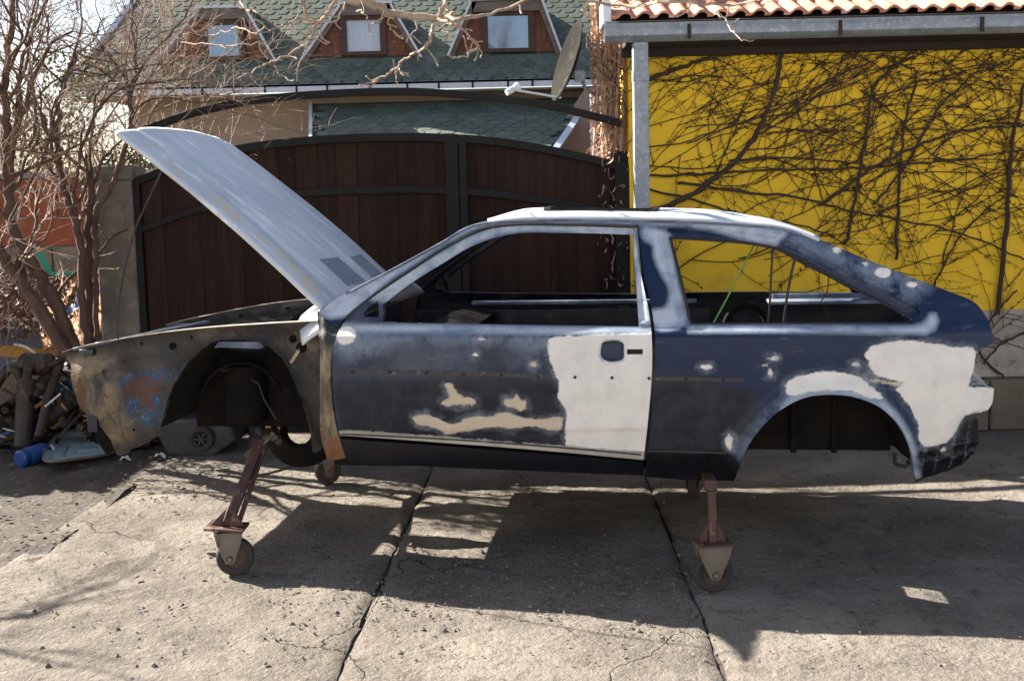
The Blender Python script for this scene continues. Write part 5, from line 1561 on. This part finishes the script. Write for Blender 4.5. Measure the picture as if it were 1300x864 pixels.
hs_ = MB(); hs_.tube([tuple(p) for p in smooth_pts([tuple(at_y(x, y, 7.2)) for x, y in q], 5)], .010, 6)
tag(hs_.build('hose', M['white_plastic']), 'pale thin hose curving over the pipes at the left', 'hose')
# planks leaning, tarp, green rim, red and white plastic
def plank(pts, y0, y1, w, label):
    a, c_ = at_y(*pts[0], y0), at_y(*pts[1], y1)
    b = MB(); b.bar(a, c_, w, .022, (0, -1, .2)); o = b.build('plank', M['plank'], bevel=.003)
    return tag(o, label, 'plank', 'planks leaning against the left wall')
plank(((60, 430), (100, 338)), 7.3, 8.3, .10, 'long plank leaning diagonally under the green rim')
plank(((108, 436), (94, 396)), 7.2, 7.5, .11, 'short wide plank standing beside the blue sheet')
plank(((66, 440), (58, 392)), 7.2, 7.5, .12, 'orange plank upright behind the leaning trunk')
plank(((122, 425), (128, 345)), 7.6, 8.2, .08, 'narrow plank standing left of the pillar')
tr = [at_y(80, 398, 7.5), at_y(118, 388, 7.7), at_y(127, 368, 7.9), at_y(98, 376, 7.8)]
b = MB(); b.grid(lambda u, v: tr[0].lerp(tr[1], u).lerp(tr[3].lerp(tr[2], u), v) + Vector((0, .03 * sin(u * 9 + v * 4), .035 * noise.noise((u * 4, v * 4, 1)))), 24, 16)
tag(b.build('tarpaulin', M['blue_tarp'], solid=.004), 'crumpled blue tarpaulin among the planks left of the pillar', 'tarpaulin')
b = MB(); b.tube([at_y(50, 322, 8.2), at_y(64, 347, 8.1), at_y(66, 348, 8.1), at_y(98, 347, 8.1)], .020, 8)
gr_ = thing('plastic_crate', 'upturned box with a bright green rim in front of the grey blocks', 'crate', at_y(66, 360, 8.2))
b.build('rim', M['green_plastic'], gr_); b = MB(); q = at_y(84, 358, 8.25); b.box(q, (.26, .2, .10), Matrix.Rotation(.1, 3, 'Z'), .8); b.build('box', M['bin'], gr_, bevel=.008)
rw = thing('striped_ball', 'red and white striped plastic thing wedged beside the pillar', 'plastic toy', at_y(125, 350, 8.0))
for i, y in enumerate((343, 348, 353, 358)):
    b = MB(); b.bar(at_y(117, y - 2, 8.0), at_y(129, y + 3, 8.0), .028, .035, (0, -1, 0)); b.build('stripe', M['white_plastic'] if i % 2 == 0 else M['red_plastic'], rw)
# dark wheeled bin lying behind the front of the car
bq = on_z(240, 578)
wbin = thing('wheeled_bin', 'dark grey plastic bin lying on its side with a small spoked wheel', 'bin', (bq.x, bq.y + .15, 0))
b = MB()
p_ = [at_y(202, 532, bq.y), at_y(290, 530, bq.y), at_y(300, 560, bq.y), at_y(268, 582, bq.y), at_y(212, 580, bq.y), at_y(200, 555, bq.y)]
b.prism(p_, (0.03, .5, 0)); b.build('body', M['bin'], wbin, bevel=.02, smooth=False)
wc = at_y(256, 557, bq.y - .03)
mm = Matrix.Translation(wc) @ Matrix.Rotation(R(90), 4, 'X')
b = MB(); b.lathe([(.058, -.02), (.075, -.02), (.082, 0), (.075, .022), (.058, .022), (.05, .01), (.05, -.01)], mm, 28, True); bt = b.build('tyre', M['rubber'], wbin)
b = MB(); b.lathe([(.001, .016), (.014, .016), (.016, 0), (.001, 0)], mm, 12)
for k in range(6):
    a = k * pi / 3; b.bar(mm @ Vector((.012 * cos(a), .012 * sin(a), .006)), mm @ Vector((.058 * cos(a), .058 * sin(a), .006)), .012, .01, (0, 1, 0))
b.lathe([(.046, .012), (.056, .02), (.06, .01), (.052, .0)], mm, 24, True)
b.build('spoked_rim', M['bin'], wbin, smooth=False)
b = MB(); c2 = at_y(300, 550, bq.y + .1)
tyr = thing('old_tyre', 'dark worn tyre lying behind the front stand leg', 'tyre', on_z(305, 575))
tm = Matrix.Translation(at_y(306, 553, bq.y + .25)) @ Matrix.Rotation(R(60), 4, 'X')
b.lathe([(.07, -.05), (.12, -.06), (.15, -.045), (.155, 0), (.15, .045), (.12, .06), (.07, .05), (.065, 0)], tm, 30, True); b.build('tread', M['rubber'], tyr)

# ------------------------------------------------------------------ loose grit, dead leaves, litter
rg = random.Random(77)
b = MB()
for k in range(1500):
    if k < 800: p = on_z(rg.uniform(330, 900), rg.gauss(752, 30))
    else: p = on_z(rg.uniform(-20, 1320), rg.uniform(600, 850))
    if p.y > 6.4: continue
    r = rg.uniform(.0025, .008) if rg.random() < .92 else rg.uniform(.008, .014)
    m_ = Matrix.Rotation(rg.uniform(0, 6), 3, 'Z') @ Matrix.Rotation(rg.uniform(-.6, .6), 3, 'X')
    vs_ = [m_ @ Vector(q) * r * rg.uniform(.75, 1.25) for q in ((1, 0, 0), (0, 1.1, 0), (-1, .1, 0), (0, -.9, 0), (.1, .1, .75), (0, 0, -.5))]
    b.add([v_ + Vector((p.x, p.y, .007)) for v_ in vs_], [(0, 1, 4), (1, 2, 4), (2, 3, 4), (3, 0, 4), (1, 0, 5), (2, 1, 5), (3, 2, 5), (0, 3, 5)])
M['grit'] = surf('grit', (.17, .15, .13), (.09, .08, .068), 30, .95, .3, 90)
tag(b.build('gravel', M['grit'], smooth=False), 'loose grit and small stones scattered over the concrete', 'gravel', kind='stuff')
b = MB()
for k in range(420):
    if k < 260: p = on_z(rg.uniform(90, 330), rg.uniform(560, 640))
    elif k < 360: p = on_z(rg.uniform(-30, 90), rg.uniform(570, 700))
    else: p = on_z(rg.uniform(150, 800), rg.uniform(600, 740))
    if p.y > 7: continue
    s_ = rg.uniform(.008, .022); m_ = Matrix.Rotation(rg.uniform(0, 6), 3, 'Z') @ Matrix.Rotation(rg.uniform(-.7, .7), 3, 'X')
    b.add([m_ @ Vector(q) * s_ + Vector((p.x, p.y, .014)) for q in ((-1, 0, 0), (-.2, -.5, .12), (1, 0, .1), (-.1, .5, .2), (0, 0, -.1))], [(0, 1, 4), (1, 2, 4), (2, 3, 4), (3, 0, 4)])
M['leaf_dead'] = surf('dead leaf', (.16, .095, .05), (.08, .05, .03), 20, .9, 0)
tag(b.build('dead_leaves', M['leaf_dead'], smooth=False), 'dead brown leaves scattered on the dirt and concrete', 'leaves', kind='stuff')
for (x, y, lb) in ((204, 578, 'scrap of white paper on the dirt by the dark bin'), (160, 582, 'scrap of white paper right of the pale tray')):
    p = on_z(x, y, .02); b = MB()
    b.grid(lambda u, v: p + Vector((.07 * (u - .5), .05 * (v - .5), .018 * noise.noise((u * 3 + x, v * 3, 2)) + .012 * sin(u * 4))), 8, 6)
    tag(b.build('paper_scrap', M['white_plastic'], solid=.001), lb, 'paper')

# ------------------------------------------------------------------ vine on the yellow wall
vine = thing('climbing_vine', 'bare climbing vine spread over the yellow garage wall', 'vine', at_y(1060, 390, WY - .02))
rg = random.Random(21)
def vp(px, py, off=.03): return at_y(px, py, WY - off)
STEMS = [([(810, 270), (845, 262), (895, 236), (940, 197), (965, 160), (985, 110), (993, 66)], .021),
         ([(1074, 310), (1082, 270), (1092, 220), (1102, 150), (1110, 110), (1125, 92), (1160, 70)], .012),
         ([(1138, 330), (1140, 270), (1145, 200), (1150, 150), (1164, 95), (1150, 84), (1132, 74)], .010),
         ([(1266, 400), (1278, 290), (1284, 190), (1296, 130), (1306, 80)], .016),
         ([(826, 223), (900, 220), (980, 216), (1060, 214), (1130, 210), (1200, 205), (1260, 196), (1305, 190)], .009),
         ([(860, 232), (930, 242), (1010, 250), (1080, 268), (1150, 280), (1220, 296), (1302, 330)], .009),
         ([(826, 240), (880, 254), (950, 275), (1010, 285), (1060, 300)], .008),
         ([(1040, 262), (1095, 222), (1150, 192), (1200, 172), (1240, 164), (1302, 160)], .011),
         ([(1092, 115), (1120, 132), (1145, 155), (1190, 200), (1240, 215), (1290, 250)], .006),
         ([(975, 170), (1010, 165), (1060, 166), (1100, 170)], .006),
         ([(826, 100), (860, 88), (905, 72), (960, 66)], .016),
         ([(925, 205), (1000, 200), (1070, 205), (1100, 210)], .007),
         ([(960, 172), (1000, 150), (1040, 120), (1075, 90), (1100, 76)], .007),
         ([(1110, 260), (1150, 210), (1190, 140), (1230, 100), (1260, 70)], .008),
         ([(1180, 380), (1200, 330), (1236, 280), (1275, 250)], .008),
         ([(1275, 480), (1240, 440), (1262, 400), (1290, 370)], .009),
         ([(1310, 420), (1280, 432), (1262, 445), (1250, 462)], .009)]
heads = []
for pts, r in STEMS:
    sp = [vp(x, y, .018 + r) + Vector((rg.uniform(-.008, .008), 0, rg.uniform(-.008, .008))) for x, y in smooth_pts(pts, 7)]
    b = MB(); b.tube(sp, [r * (1 - .45 * i / len(sp)) * rg.uniform(.85, 1.2) for i in range(len(sp))], 7); b.build('stem', M['stem'], vine)
    for i in range(1, len(sp) - 1): heads.append((sp[i], math.atan2(sp[i + 1].z - sp[i].z, sp[i + 1].x - sp[i].x), r))
b = MB()
xL, xR, zLo, zHi = pl - .02, vp(1320, 200).x, vp(1270, 470).z, vp(1000, 66).z
cnt = 0
def vtwig(p, a, r, n, lvl):
    global cnt
    pts = [p.copy()]; y = p.y
    cur = rg.gauss(0, .02)
    for i in range(n):
        a += rg.gauss(cur, .10)
        p = p + Vector((cos(a), 0, sin(a))) * rg.uniform(.03, .05)
        p.y = WY - .010 - .02 * abs(noise.noise((p.x * 3, p.z * 3, r * 900)))
        if not (xL - .3 < p.x < xR and zLo < p.z < zHi + .05): break
        pts.append(p.copy())
        if lvl < 3 and rg.random() < (.15, .11, .06)[lvl]:
            vtwig(p, a + rg.choice((-1, 1)) * rg.uniform(.4, 1.1), r * .72, int(n * rg.uniform(.3, .65)) + 2, lvl + 1)
        if rg.random() < .35:          # buds and leaf stalks
            q = p + Vector((rg.uniform(-.022, .022), -.006, rg.uniform(-.022, .022))); b.tube([p, q], [r * .9, r * 1.3], 3)
    if len(pts) > 1:
        k = len(pts); b.tube(pts, [r * (1 - .55 * i / k) for i in range(k)], 3, False); cnt += k
for k in range(32):
    p, a, r = rg.choice(heads)
    if p.z < zy and rg.random() < .5: continue
    vtwig(p, a + rg.choice((-1, 1)) * rg.uniform(.3, 1.2), rg.uniform(.0028, .0055), rg.randint(14, 40), 0)
for k in range(38):
    x = xL + (xR - xL) * (k + rg.random()) / 38; z = zLo + (zHi - zLo) * (1 - rg.random() ** 1.5)
    if z < zy + .1 and rg.random() < .6: continue
    vtwig(Vector((x, WY - .02, z)), rg.gauss(.45, .6) + (pi if rg.random() < .35 else 0), rg.uniform(.0022, .0045), rg.randint(12, 38), 1)
for k in range(34):                    # dense fringe hanging under the eaves
    x = rg.uniform(xL, xR)
    vtwig(Vector((x, WY - .02, zHi - abs(rg.gauss(0, .12)))), rg.gauss(.1, .5) + (pi if rg.random() < .5 else 0), rg.uniform(.0022, .005), rg.randint(8, 24), 1)
for k in range(32):                     # long sweeping runners
    x = rg.uniform(xL, xR - .6); z = rg.uniform(zy + .15, zHi - .1)
    p = Vector((x, WY - .02, z)); a = rg.gauss(.22, .28); rr_ = rg.uniform(.0035, .007); pts = [p.copy()]
    for i in range(rg.randint(30, 70)):
        a += rg.gauss(-.003, .075); p = p + Vector((cos(a), 0, sin(a))) * .04; p.y = WY - .014
        if not (xL < p.x < xR and z - 1.2 < p.z < zHi): break
        pts.append(p.copy())
        if rg.random() < .10: vtwig(p, a + rg.choice((-1, 1)) * rg.uniform(.3, .9), rr_ * .6, rg.randint(5, 14), 2)
    if len(pts) > 3: b.tube(pts, [rr_ * (1 - .6 * i / len(pts)) for i in range(len(pts))], 4, False)
for k in range(14):
    x = xL + abs(rg.gauss(0, .35))
    vtwig(Vector((x, WY - .02, rg.uniform(1.7, zHi))), rg.gauss(1.0, .5), rg.uniform(.0025, .005), rg.randint(10, 24), 1)
tag(b.build('twigs', M['stem'], vine, smooth=False), kind='stuff')

# ------------------------------------------------------------------ trees
rt = random.Random(101)
def walk(p, d, n, step, wob, up=0.0, target=None):
    pts = [p.copy()]
    for i in range(n):
        d = (d + Vector((rt.gauss(0, wob), rt.gauss(0, wob), rt.gauss(0, wob) + up))).normalized()
        p = p + d * step
        pts.append(p.copy())
    return pts, d
def ramify(mb, fine, p, d, L, r, lvl, wob=.16, up=.02, kids=(4, 7), spread=(.4, 1.0), clip=None):
    n = max(3, int(L / .05)); step = L / n
    pts, _ = walk(p, d, n, step, wob, up)
    if clip:
        k = next((i for i, q in enumerate(pts) if not clip(q)), len(pts))
        pts = pts[:k]
        if len(pts) < 2: return
    n = len(pts) - 1
    tgt = mb if lvl <= 1 else fine
    tgt.tube(pts, [r * (1 - .65 * i / n) for i in range(n + 1)], 5 if lvl <= 1 else 3, False)
    if lvl >= 3 or L < .12: return
    for k in range(rt.randint(*kids)):
        i = rt.randint(max(1, n // 6), n)
        dd = (pts[i] - pts[i - 1]).normalized()
        side = dd.cross(Vector((rt.gauss(0, 1), rt.gauss(0, 1), rt.gauss(0, 1)))).normalized()
        a = rt.uniform(*spread)
        ramify(mb, fine, pts[i], dd * cos(a) + side * sin(a), L * rt.uniform(.35, .62), max(.0018, r * (1 - .6 * i / n) * .6), lvl + 1, wob, up, kids, spread, clip)
def traced_tree(name, label, cat, stems, base, density, seed, bark='bark', twig='twig', up=.03, Lmul=1.0, clip=None, group=None):
    """stems: list of (pixel points with depth, radius at start, radius at end)"""
    global rt
    rt = random.Random(seed)
    root = thing(name, label, cat, base, group=group)
    trunk, fine = MB(), MB()
    limbs = MB()
    first = True
    for pts, r0, r1 in stems:
        w = [at_y(x, y, dd) for x, y, dd in pts]
        sp = [Vector(p) for p in smooth_pts([tuple(p) for p in w], 6)]
        for q in sp: q += Vector((rt.gauss(0, .006), rt.gauss(0, .006), 0))
        k = len(sp)
        (trunk if first else limbs).tube(sp, [(r0 + (r1 - r0) * i / (k - 1)) * rt.uniform(.92, 1.1) for i in range(k)], 9)
        first = False
        L = sum((a - b_).length for a, b_ in zip(sp, sp[1:]))
        for j in range(int(density * L)):
            i = rt.randint(k // 4, k - 1)
            dd = (sp[i] - sp[i - 1]).normalized()
            side = dd.cross(Vector((rt.gauss(0, 1), rt.gauss(0, 1), rt.gauss(0, 1)))).normalized()
            a = rt.uniform(.35, 1.1)
            rr = (r0 + (r1 - r0) * i / (k - 1))
            ramify(limbs, fine, sp[i], dd * cos(a) + side * sin(a), rt.uniform(.45, 1.0) * Lmul, min(rr * .55, .014), 1, up=up, clip=clip)
    trunk.build('trunk', M[bark], root)
    if limbs.v: limbs.build('branches', M[bark], root)
    tag(fine.build('twigs', M[twig], root, smooth=False), kind='stuff')
    return root
def zok(q): return not (q.z < 2.05 and q.x > -2.5) and not (-1.9 < q.x and q.y < 6.2 and q.z < 2.0)
traced_tree('leaning_tree', 'dark leaning bare tree rising from the scrap heap at the left', 'tree',
            [([(118, 520, 6.6), (100, 460, 6.6), (78, 402, 6.6), (52, 352, 6.6), (22, 302, 6.6), (12, 265, 6.6), (10, 205, 6.6), (6, 130, 6.6), (12, 60, 6.6), (20, -20, 6.6)], .050, .017),
             ([(85, 448, 6.55), (40, 378, 6.5), (10, 335, 6.5), (-20, 300, 6.5)], .045, .03),
             ([(22, 300, 6.6), (26, 330, 6.65), (25, 355, 6.7)], .035, .03),
             ([(12, 240, 6.6), (20, 150, 6.7), (28, 80, 6.8), (45, 30, 6.9), (70, -20, 7)], .018, .008),
             ([(10, 200, 6.6), (35, 120, 6.5), (62, 60, 6.4), (90, 40, 6.4)], .016, .006),
             ([(8, 180, 6.6), (30, 190, 6.5), (45, 160, 6.4), (40, 100, 6.4)], .012, .006)],
            on_z(118, 560), 6.5, 5, clip=zok)
traced_tree('bare_shrub', 'many stemmed bare shrub between the leaning tree and the gate pillar', 'shrub',
            [([(112, 440, 6.7), (104, 380, 6.7), (103, 320, 6.7), (92, 270, 6.7), (80, 238, 6.7), (74, 195, 6.7), (72, 140, 6.7), (88, 90, 6.7), (103, 62, 6.7)], .030, .012),
             ([(118, 440, 6.8), (114, 360, 6.8), (113, 300, 6.8), (116, 250, 6.8), (112, 215, 6.8)], .034, .022),
             ([(122, 430, 6.75), (121, 330, 6.75), (122, 270, 6.75), (140, 240, 6.75), (153, 205, 6.75), (165, 160, 6.75), (162, 110, 6.75), (150, 85, 6.75), (128, 60, 6.8)], .020, .010),
             ([(95, 275, 6.7), (100, 205, 6.6), (118, 150, 6.5), (150, 115, 6.4), (190, 105, 6.4), (240, 100, 6.3)], .012, .006),
             ([(75, 190, 6.7), (50, 140, 6.7), (40, 90, 6.8), (60, 20, 6.8)], .011, .005),
             ([(165, 120, 6.75), (172, 80, 6.8), (168, 40, 6.8), (170, -10, 6.8)], .010, .005),
             ([(30, 200, 7.2), (38, 120, 7.2), (60, 60, 7.2), (58, 0, 7.2)], .010, .006),
             ([(160, 130, 6.75), (190, 70, 6.6), (230, 30, 6.5), (250, -10, 6.5)], .009, .004),
             ([(103, 330, 6.7), (88, 250, 6.9), (55, 200, 7), (48, 150, 7)], .012, .006)],
            on_z(114, 560), 4.7, 6, clip=zok)
traced_tree('budding_shrub', 'pale budding branches of a shrub standing against the house', 'shrub',
            [([(168, 400, 7.5), (172, 250, 7.5), (170, 170, 7.5), (178, 120, 7.5), (200, 90, 7.5), (230, 60, 7.5), (250, 20, 7.5)], .018, .006),
             ([(172, 230, 7.5), (190, 150, 7.4), (225, 110, 7.3), (270, 80, 7.2), (300, 60, 7.2)], .010, .004),
             ([(172, 200, 7.5), (165, 120, 7.5), (155, 70, 7.5), (165, 0, 7.5)], .010, .004),
             ([(178, 150, 7.5), (240, 125, 7.4), (290, 120, 7.3), (330, 100, 7.3)], .007, .003),
             ([(178, 130, 7.5), (200, 60, 7.6), (205, 0, 7.6)], .008, .004),
             ([(230, 160, 7.2), (270, 152, 7.2), (310, 163, 7.2), (345, 175, 7.2)], .004, .002)],
            on_z(168, 545), 5.2, 9, bark='twig', twig='branch', up=.02, Lmul=.62, clip=lambda q: not (q.x > -1.4 and q.z < 2.6))
# the tall tree beside the yard, outside the picture: its limb hangs across the top and its crown dapples the ground
bt = Vector((-5.6, 4.7, 0))
def px_of(v): return project(v)
rt = random.Random(14)
tall = thing('tall_tree', 'bare tall tree whose pale knobbly limb hangs across the top of the picture', 'tree', bt)
trunk, limbs, fine = MB(), MB(), MB()
tp_ = [bt + Vector((.08 * sin(i * .7), .06 * sin(i * 1.1), i * .3)) for i in range(15)]
trunk.tube(tp_, [.15 * (1 - .55 * i / 14) for i in range(15)], 12)
trunk.build('trunk', M['bark'], tall)
LIMB = [tp_[9], Vector((-4.6, 5.3, 3.3)), Vector((-3.2, 5.5, 3.65)), Vector((-2.0, 5.5, 3.75)), at_y(395, -70, 5.5), at_y(438, -6, 5.5), at_y(470, 4, 5.5), at_y(502, 18, 5.5), at_y(548, 22, 5.5), at_y(575, 18, 5.5)]
def limb_tube(P, r0, r1, mb=limbs, jit=.006):
    sp = [Vector(p) for p in smooth_pts([tuple(p) for p in P], 6)]
    for i, q in enumerate(sp[1:-1]): q += Vector((rt.gauss(0, jit), rt.gauss(0, jit), rt.gauss(0, jit)))
    k = len(sp); mb.tube(sp, [(r0 + (r1 - r0) * i / (k - 1)) * rt.uniform(.88, 1.14) for i in range(k)], 8)
    return sp
def P5(*pp): return [at_y(x, y, 5.5 + .25 * sin(x * .05 + y * .03)) for x, y in pp]
lim = MB()
_lt = limb_tube
def limb_tube(P, r0, r1, mb=limbs, jit=.006): return _lt(P, r0 * .82, r1 * .82, mb, jit)
limb_tube(LIMB, .05, .017, lim)
for pts, r0, r1 in ((P5((548, 22), (549, 42), (540, 60), (522, 70), (508, 82), (492, 94), (470, 106)), .012, .005), (P5((508, 82), (503, 96), (505, 108)), .006, .004), (P5((505, 86), (512, 96)), .004, .003),
                    (P5((556, 22), (564, 6), (566, -15)), .012, .014), (P5((566, 22), (590, 24), (640, 12), (690, -8)), .013, .008), (P5((556, 24), (580, 34), (597, 48), (607, 60), (598, 67), (582, 74), (570, 70)), .009, .005),
                    (P5((430, -8), (418, 14), (404, 28), (392, 50), (372, 66), (345, 78), (322, 90), (300, 100)), .012, .005), (P5((404, 28), (380, 24), (352, 36), (330, 42), (300, 34)), .008, .004),
                    (P5((395, 46), (384, 74), (376, 90)), .005, .003), (P5((440, -8), (434, 14), (428, 27), (414, 28)), .006, .004), (P5((485, 10), (486, 22), (472, 34)), .005, .003), (P5((498, 18), (494, 34), (512, 48)), .004, .003),
                    (P5((525, 22), (528, 38), (518, 46)), .004, .003), (P5((370, -30), (384, 0), (392, 24), (404, 28)), .008, .010), (P5((456, -5), (463, 18), (470, 34)), .004, .002), (P5((345, 78), (352, 88), (356, 98)), .004, .003),
                    (P5((590, 20), (572, 28), (560, 36), (572, 44)), .004, .003), (P5((300, 34), (280, 42), (262, 46)), .004, .002), (P5((230, 54), (290, 58), (330, 54), (380, 50)), .004, .004), (P5((300, -10), (310, 10), (330, 18), (352, 36)), .005, .005),
                    (P5((860, -10), (900, 14), (920, 24), (930, 40), (945, 52), (957, 51)), .006, .003), (P5((690, -10), (790, 8), (850, 2), (930, 6), (990, -6)), .011, .007)):
    sp = limb_tube(pts, r0, r1, lim, .004)
    for k in range(len(sp) // 5):
        i = rt.randint(1, len(sp) - 1); d_ = Vector((rt.gauss(0, 1), rt.gauss(0, .6), rt.gauss(-.3, 1))).normalized()
        q, _ = walk(sp[i], d_, rt.randint(2, 5), .025, .3); lim.tube(q, [.0042] * (len(q) - 1) + [.006], 4)
limb_tube([at_y(690, -8, 5.5 + .25 * sin(690 * .05 - .24)), Vector((.55, 5.4, 3.05)), at_y(860, -10, 5.4)], .012, .008, lim)
lim.build('pale_limb', M['branch'], tall)
for k in range(16):
    i = rt.randint(7, 14)
    d_ = Vector((rt.gauss(0, 1), rt.gauss(-.1, .8), rt.uniform(.0, .9))).normalized()
    d_.x = abs(d_.x) * .8 if k % 3 else d_.x; d_.normalize()
    ramify(limbs, fine, tp_[i], d_, rt.uniform(1.0, 1.9), .03, 0, wob=.13, kids=(4, 7), clip=lambda q: not (q.x > -2.75 and q.z < 3.4))
limbs.build('branches', M['bark'], tall)
tag(fine.build('twigs', M['twig'], tall, smooth=False), kind='stuff')
# thicket behind the brick wall
rt = random.Random(55)
b = MB(); c_ = MB()
for k in range(420):
    p = Vector((rt.uniform(-7.5, -3.4), rt.uniform(9.2, 11.5), 0))
    h = rt.uniform(1.6, 3.4)
    pts, d_ = walk(p, Vector((rt.gauss(0, .15), rt.gauss(0, .1), 1)), 12, h / 12, .10, .06)
    b.tube(pts, [.008 * (1 - .7 * i / 12) for i in range(13)], 3, False)
    for j in range(6):
        i = rt.randint(4, 11); q, _ = walk(pts[i], Vector((rt.gauss(0, .8), rt.gauss(0, .5), rt.uniform(-.2, 1))).normalized(), 6, rt.uniform(.04, .09), .2)
        b.tube(q, .0035, 3, False)
tag(b.build('thicket', M['branch'], smooth=False), 'pale dry thicket growing behind the brick wall', 'thicket', kind='stuff')
def leaf_cloud(name, label, cat, centers, n, size, mat, seed):
    rr = random.Random(seed); b = MB()
    for k in range(n):
        c_, rad_ = rr.choice(centers)
        v_ = Vector((rr.gauss(0, 1), rr.gauss(0, 1), rr.gauss(0, 1))).normalized() * rad_ * rr.random() ** .4
        p = c_ + v_
        a = Vector((rr.gauss(0, 1), rr.gauss(0, 1), rr.gauss(0, 1))).normalized(); n_ = a.orthogonal().normalized(); s_ = size * rr.uniform(.6, 1.4)
        b.add([p - a * s_, p + n_ * s_ * .5, p + a * s_, p - n_ * s_ * .5], [(0, 1, 2, 3)])
    return b
M['leaf_olive'] = surf('olive leaf', (.16, .16, .035), (.10, .11, .03), 20, .7, 0)
M['leaf_ivy'] = surf('ivy leaf', (.05, .10, .02), (.03, .06, .015), 20, .5, 0)
ev = thing('evergreen_bush', 'olive green bush half hidden behind the bare stems', 'bush', (-4.6, 9.6, 0))
bb = MB()
for k in range(9):
    q, _ = walk(Vector((-4.6 + rt.gauss(0, .25), 9.6, 0)), Vector((rt.gauss(0, .2), 0, 1)), 10, .26, .12, .05); bb.tube(q, .012, 4)
bb.build('stems', M['bark'], ev)
tag(leaf_cloud('l', '', '', [(at_y(x, y, 9.6), r_) for x, y, r_ in ((55, 195, .28), (40, 130, .22), (95, 120, .25), (70, 90, .2), (20, 150, .25), (110, 88, .2), (60, 225, .25), (85, 160, .2))], 1500, .022, M['leaf_olive'], 3).build('foliage', M['leaf_olive'], ev, smooth=False), kind='stuff')
iv = thing('ivy', 'small dark ivy clump on top of the gate pillar', 'ivy', at_y(145, 205, 7.05))
bb = MB()
for k in range(6):
    bb.tube([at_y(128 + k * 6, 222, 6.98), at_y(130 + k * 7, 205, 7.0), at_y(134 + k * 9, 192 + 4 * (k % 3), 7.05)], .006, 4)
bb.build('stems', M['stem'], iv)
tag(leaf_cloud('l', '', '', [(at_y(x, y, 7.02), r_) for x, y, r_ in ((140, 200, .07), (158, 196, .07), (170, 200, .08), (188, 203, .07), (132, 215, .05), (112, 232, .05), (110, 255, .05))], 420, .014, M['leaf_ivy'], 4).build('foliage', M['leaf_ivy'], iv, smooth=False), kind='stuff')
# dry leaves and grass round the trunk foot
rg = random.Random(61); b = MB()
for k in range(1400):
    p = at_y(rg.uniform(-25, 95), rg.uniform(350, 430), rg.uniform(6.9, 8.2))
    a = Vector((rg.gauss(0, 1), rg.gauss(0, 1), rg.gauss(0, 1))).normalized(); n_ = a.orthogonal().normalized(); s_ = rg.uniform(.012, .035)
    if rg.random() < .5: b.add([p - a * s_, p + n_ * s_ * .45, p + a * s_, p - n_ * s_ * .45], [(0, 1, 2, 3)])
    else: b.tube([p, p + a * s_ * 3, p + a * s_ * 5 + n_ * s_], .0025, 3, False)
M['leaf_rust'] = surf('rusty dry leaf', (.13, .068, .032), (.07, .038, .02), 20, .8, 0)
tag(b.build('dry_brush', M['leaf_rust'], smooth=False), 'rusty dry leaves and stalks heaped behind the leaning trunk', 'brushwood', kind='stuff')

rt = random.Random(202)
mt = thing('street_tree', 'bare street tree standing behind the viewer before the cream house', 'tree', (-.4, -5.0, 0))
trunk, limbs, fine = MB(), MB(), MB()
tp_ = [Vector((-.4 + .1 * sin(i), -5.0, i * .6)) for i in range(13)]
trunk.tube(tp_, [.16 * (1 - .6 * i / 12) for i in range(13)], 8); trunk.build('trunk', M['bark'], mt)
for k in range(16):
    i = rt.randint(6, 12)
    ramify(limbs, fine, tp_[i], Vector((rt.gauss(0, 1), rt.gauss(0, .6), rt.uniform(.2, 1))).normalized(), rt.uniform(1.6, 2.8), .05, 0, wob=.10, kids=(3, 5))
limbs.build('branches', M['bark'], mt)
tag(fine.build('twigs', M['bark'], mt, smooth=False), kind='stuff')
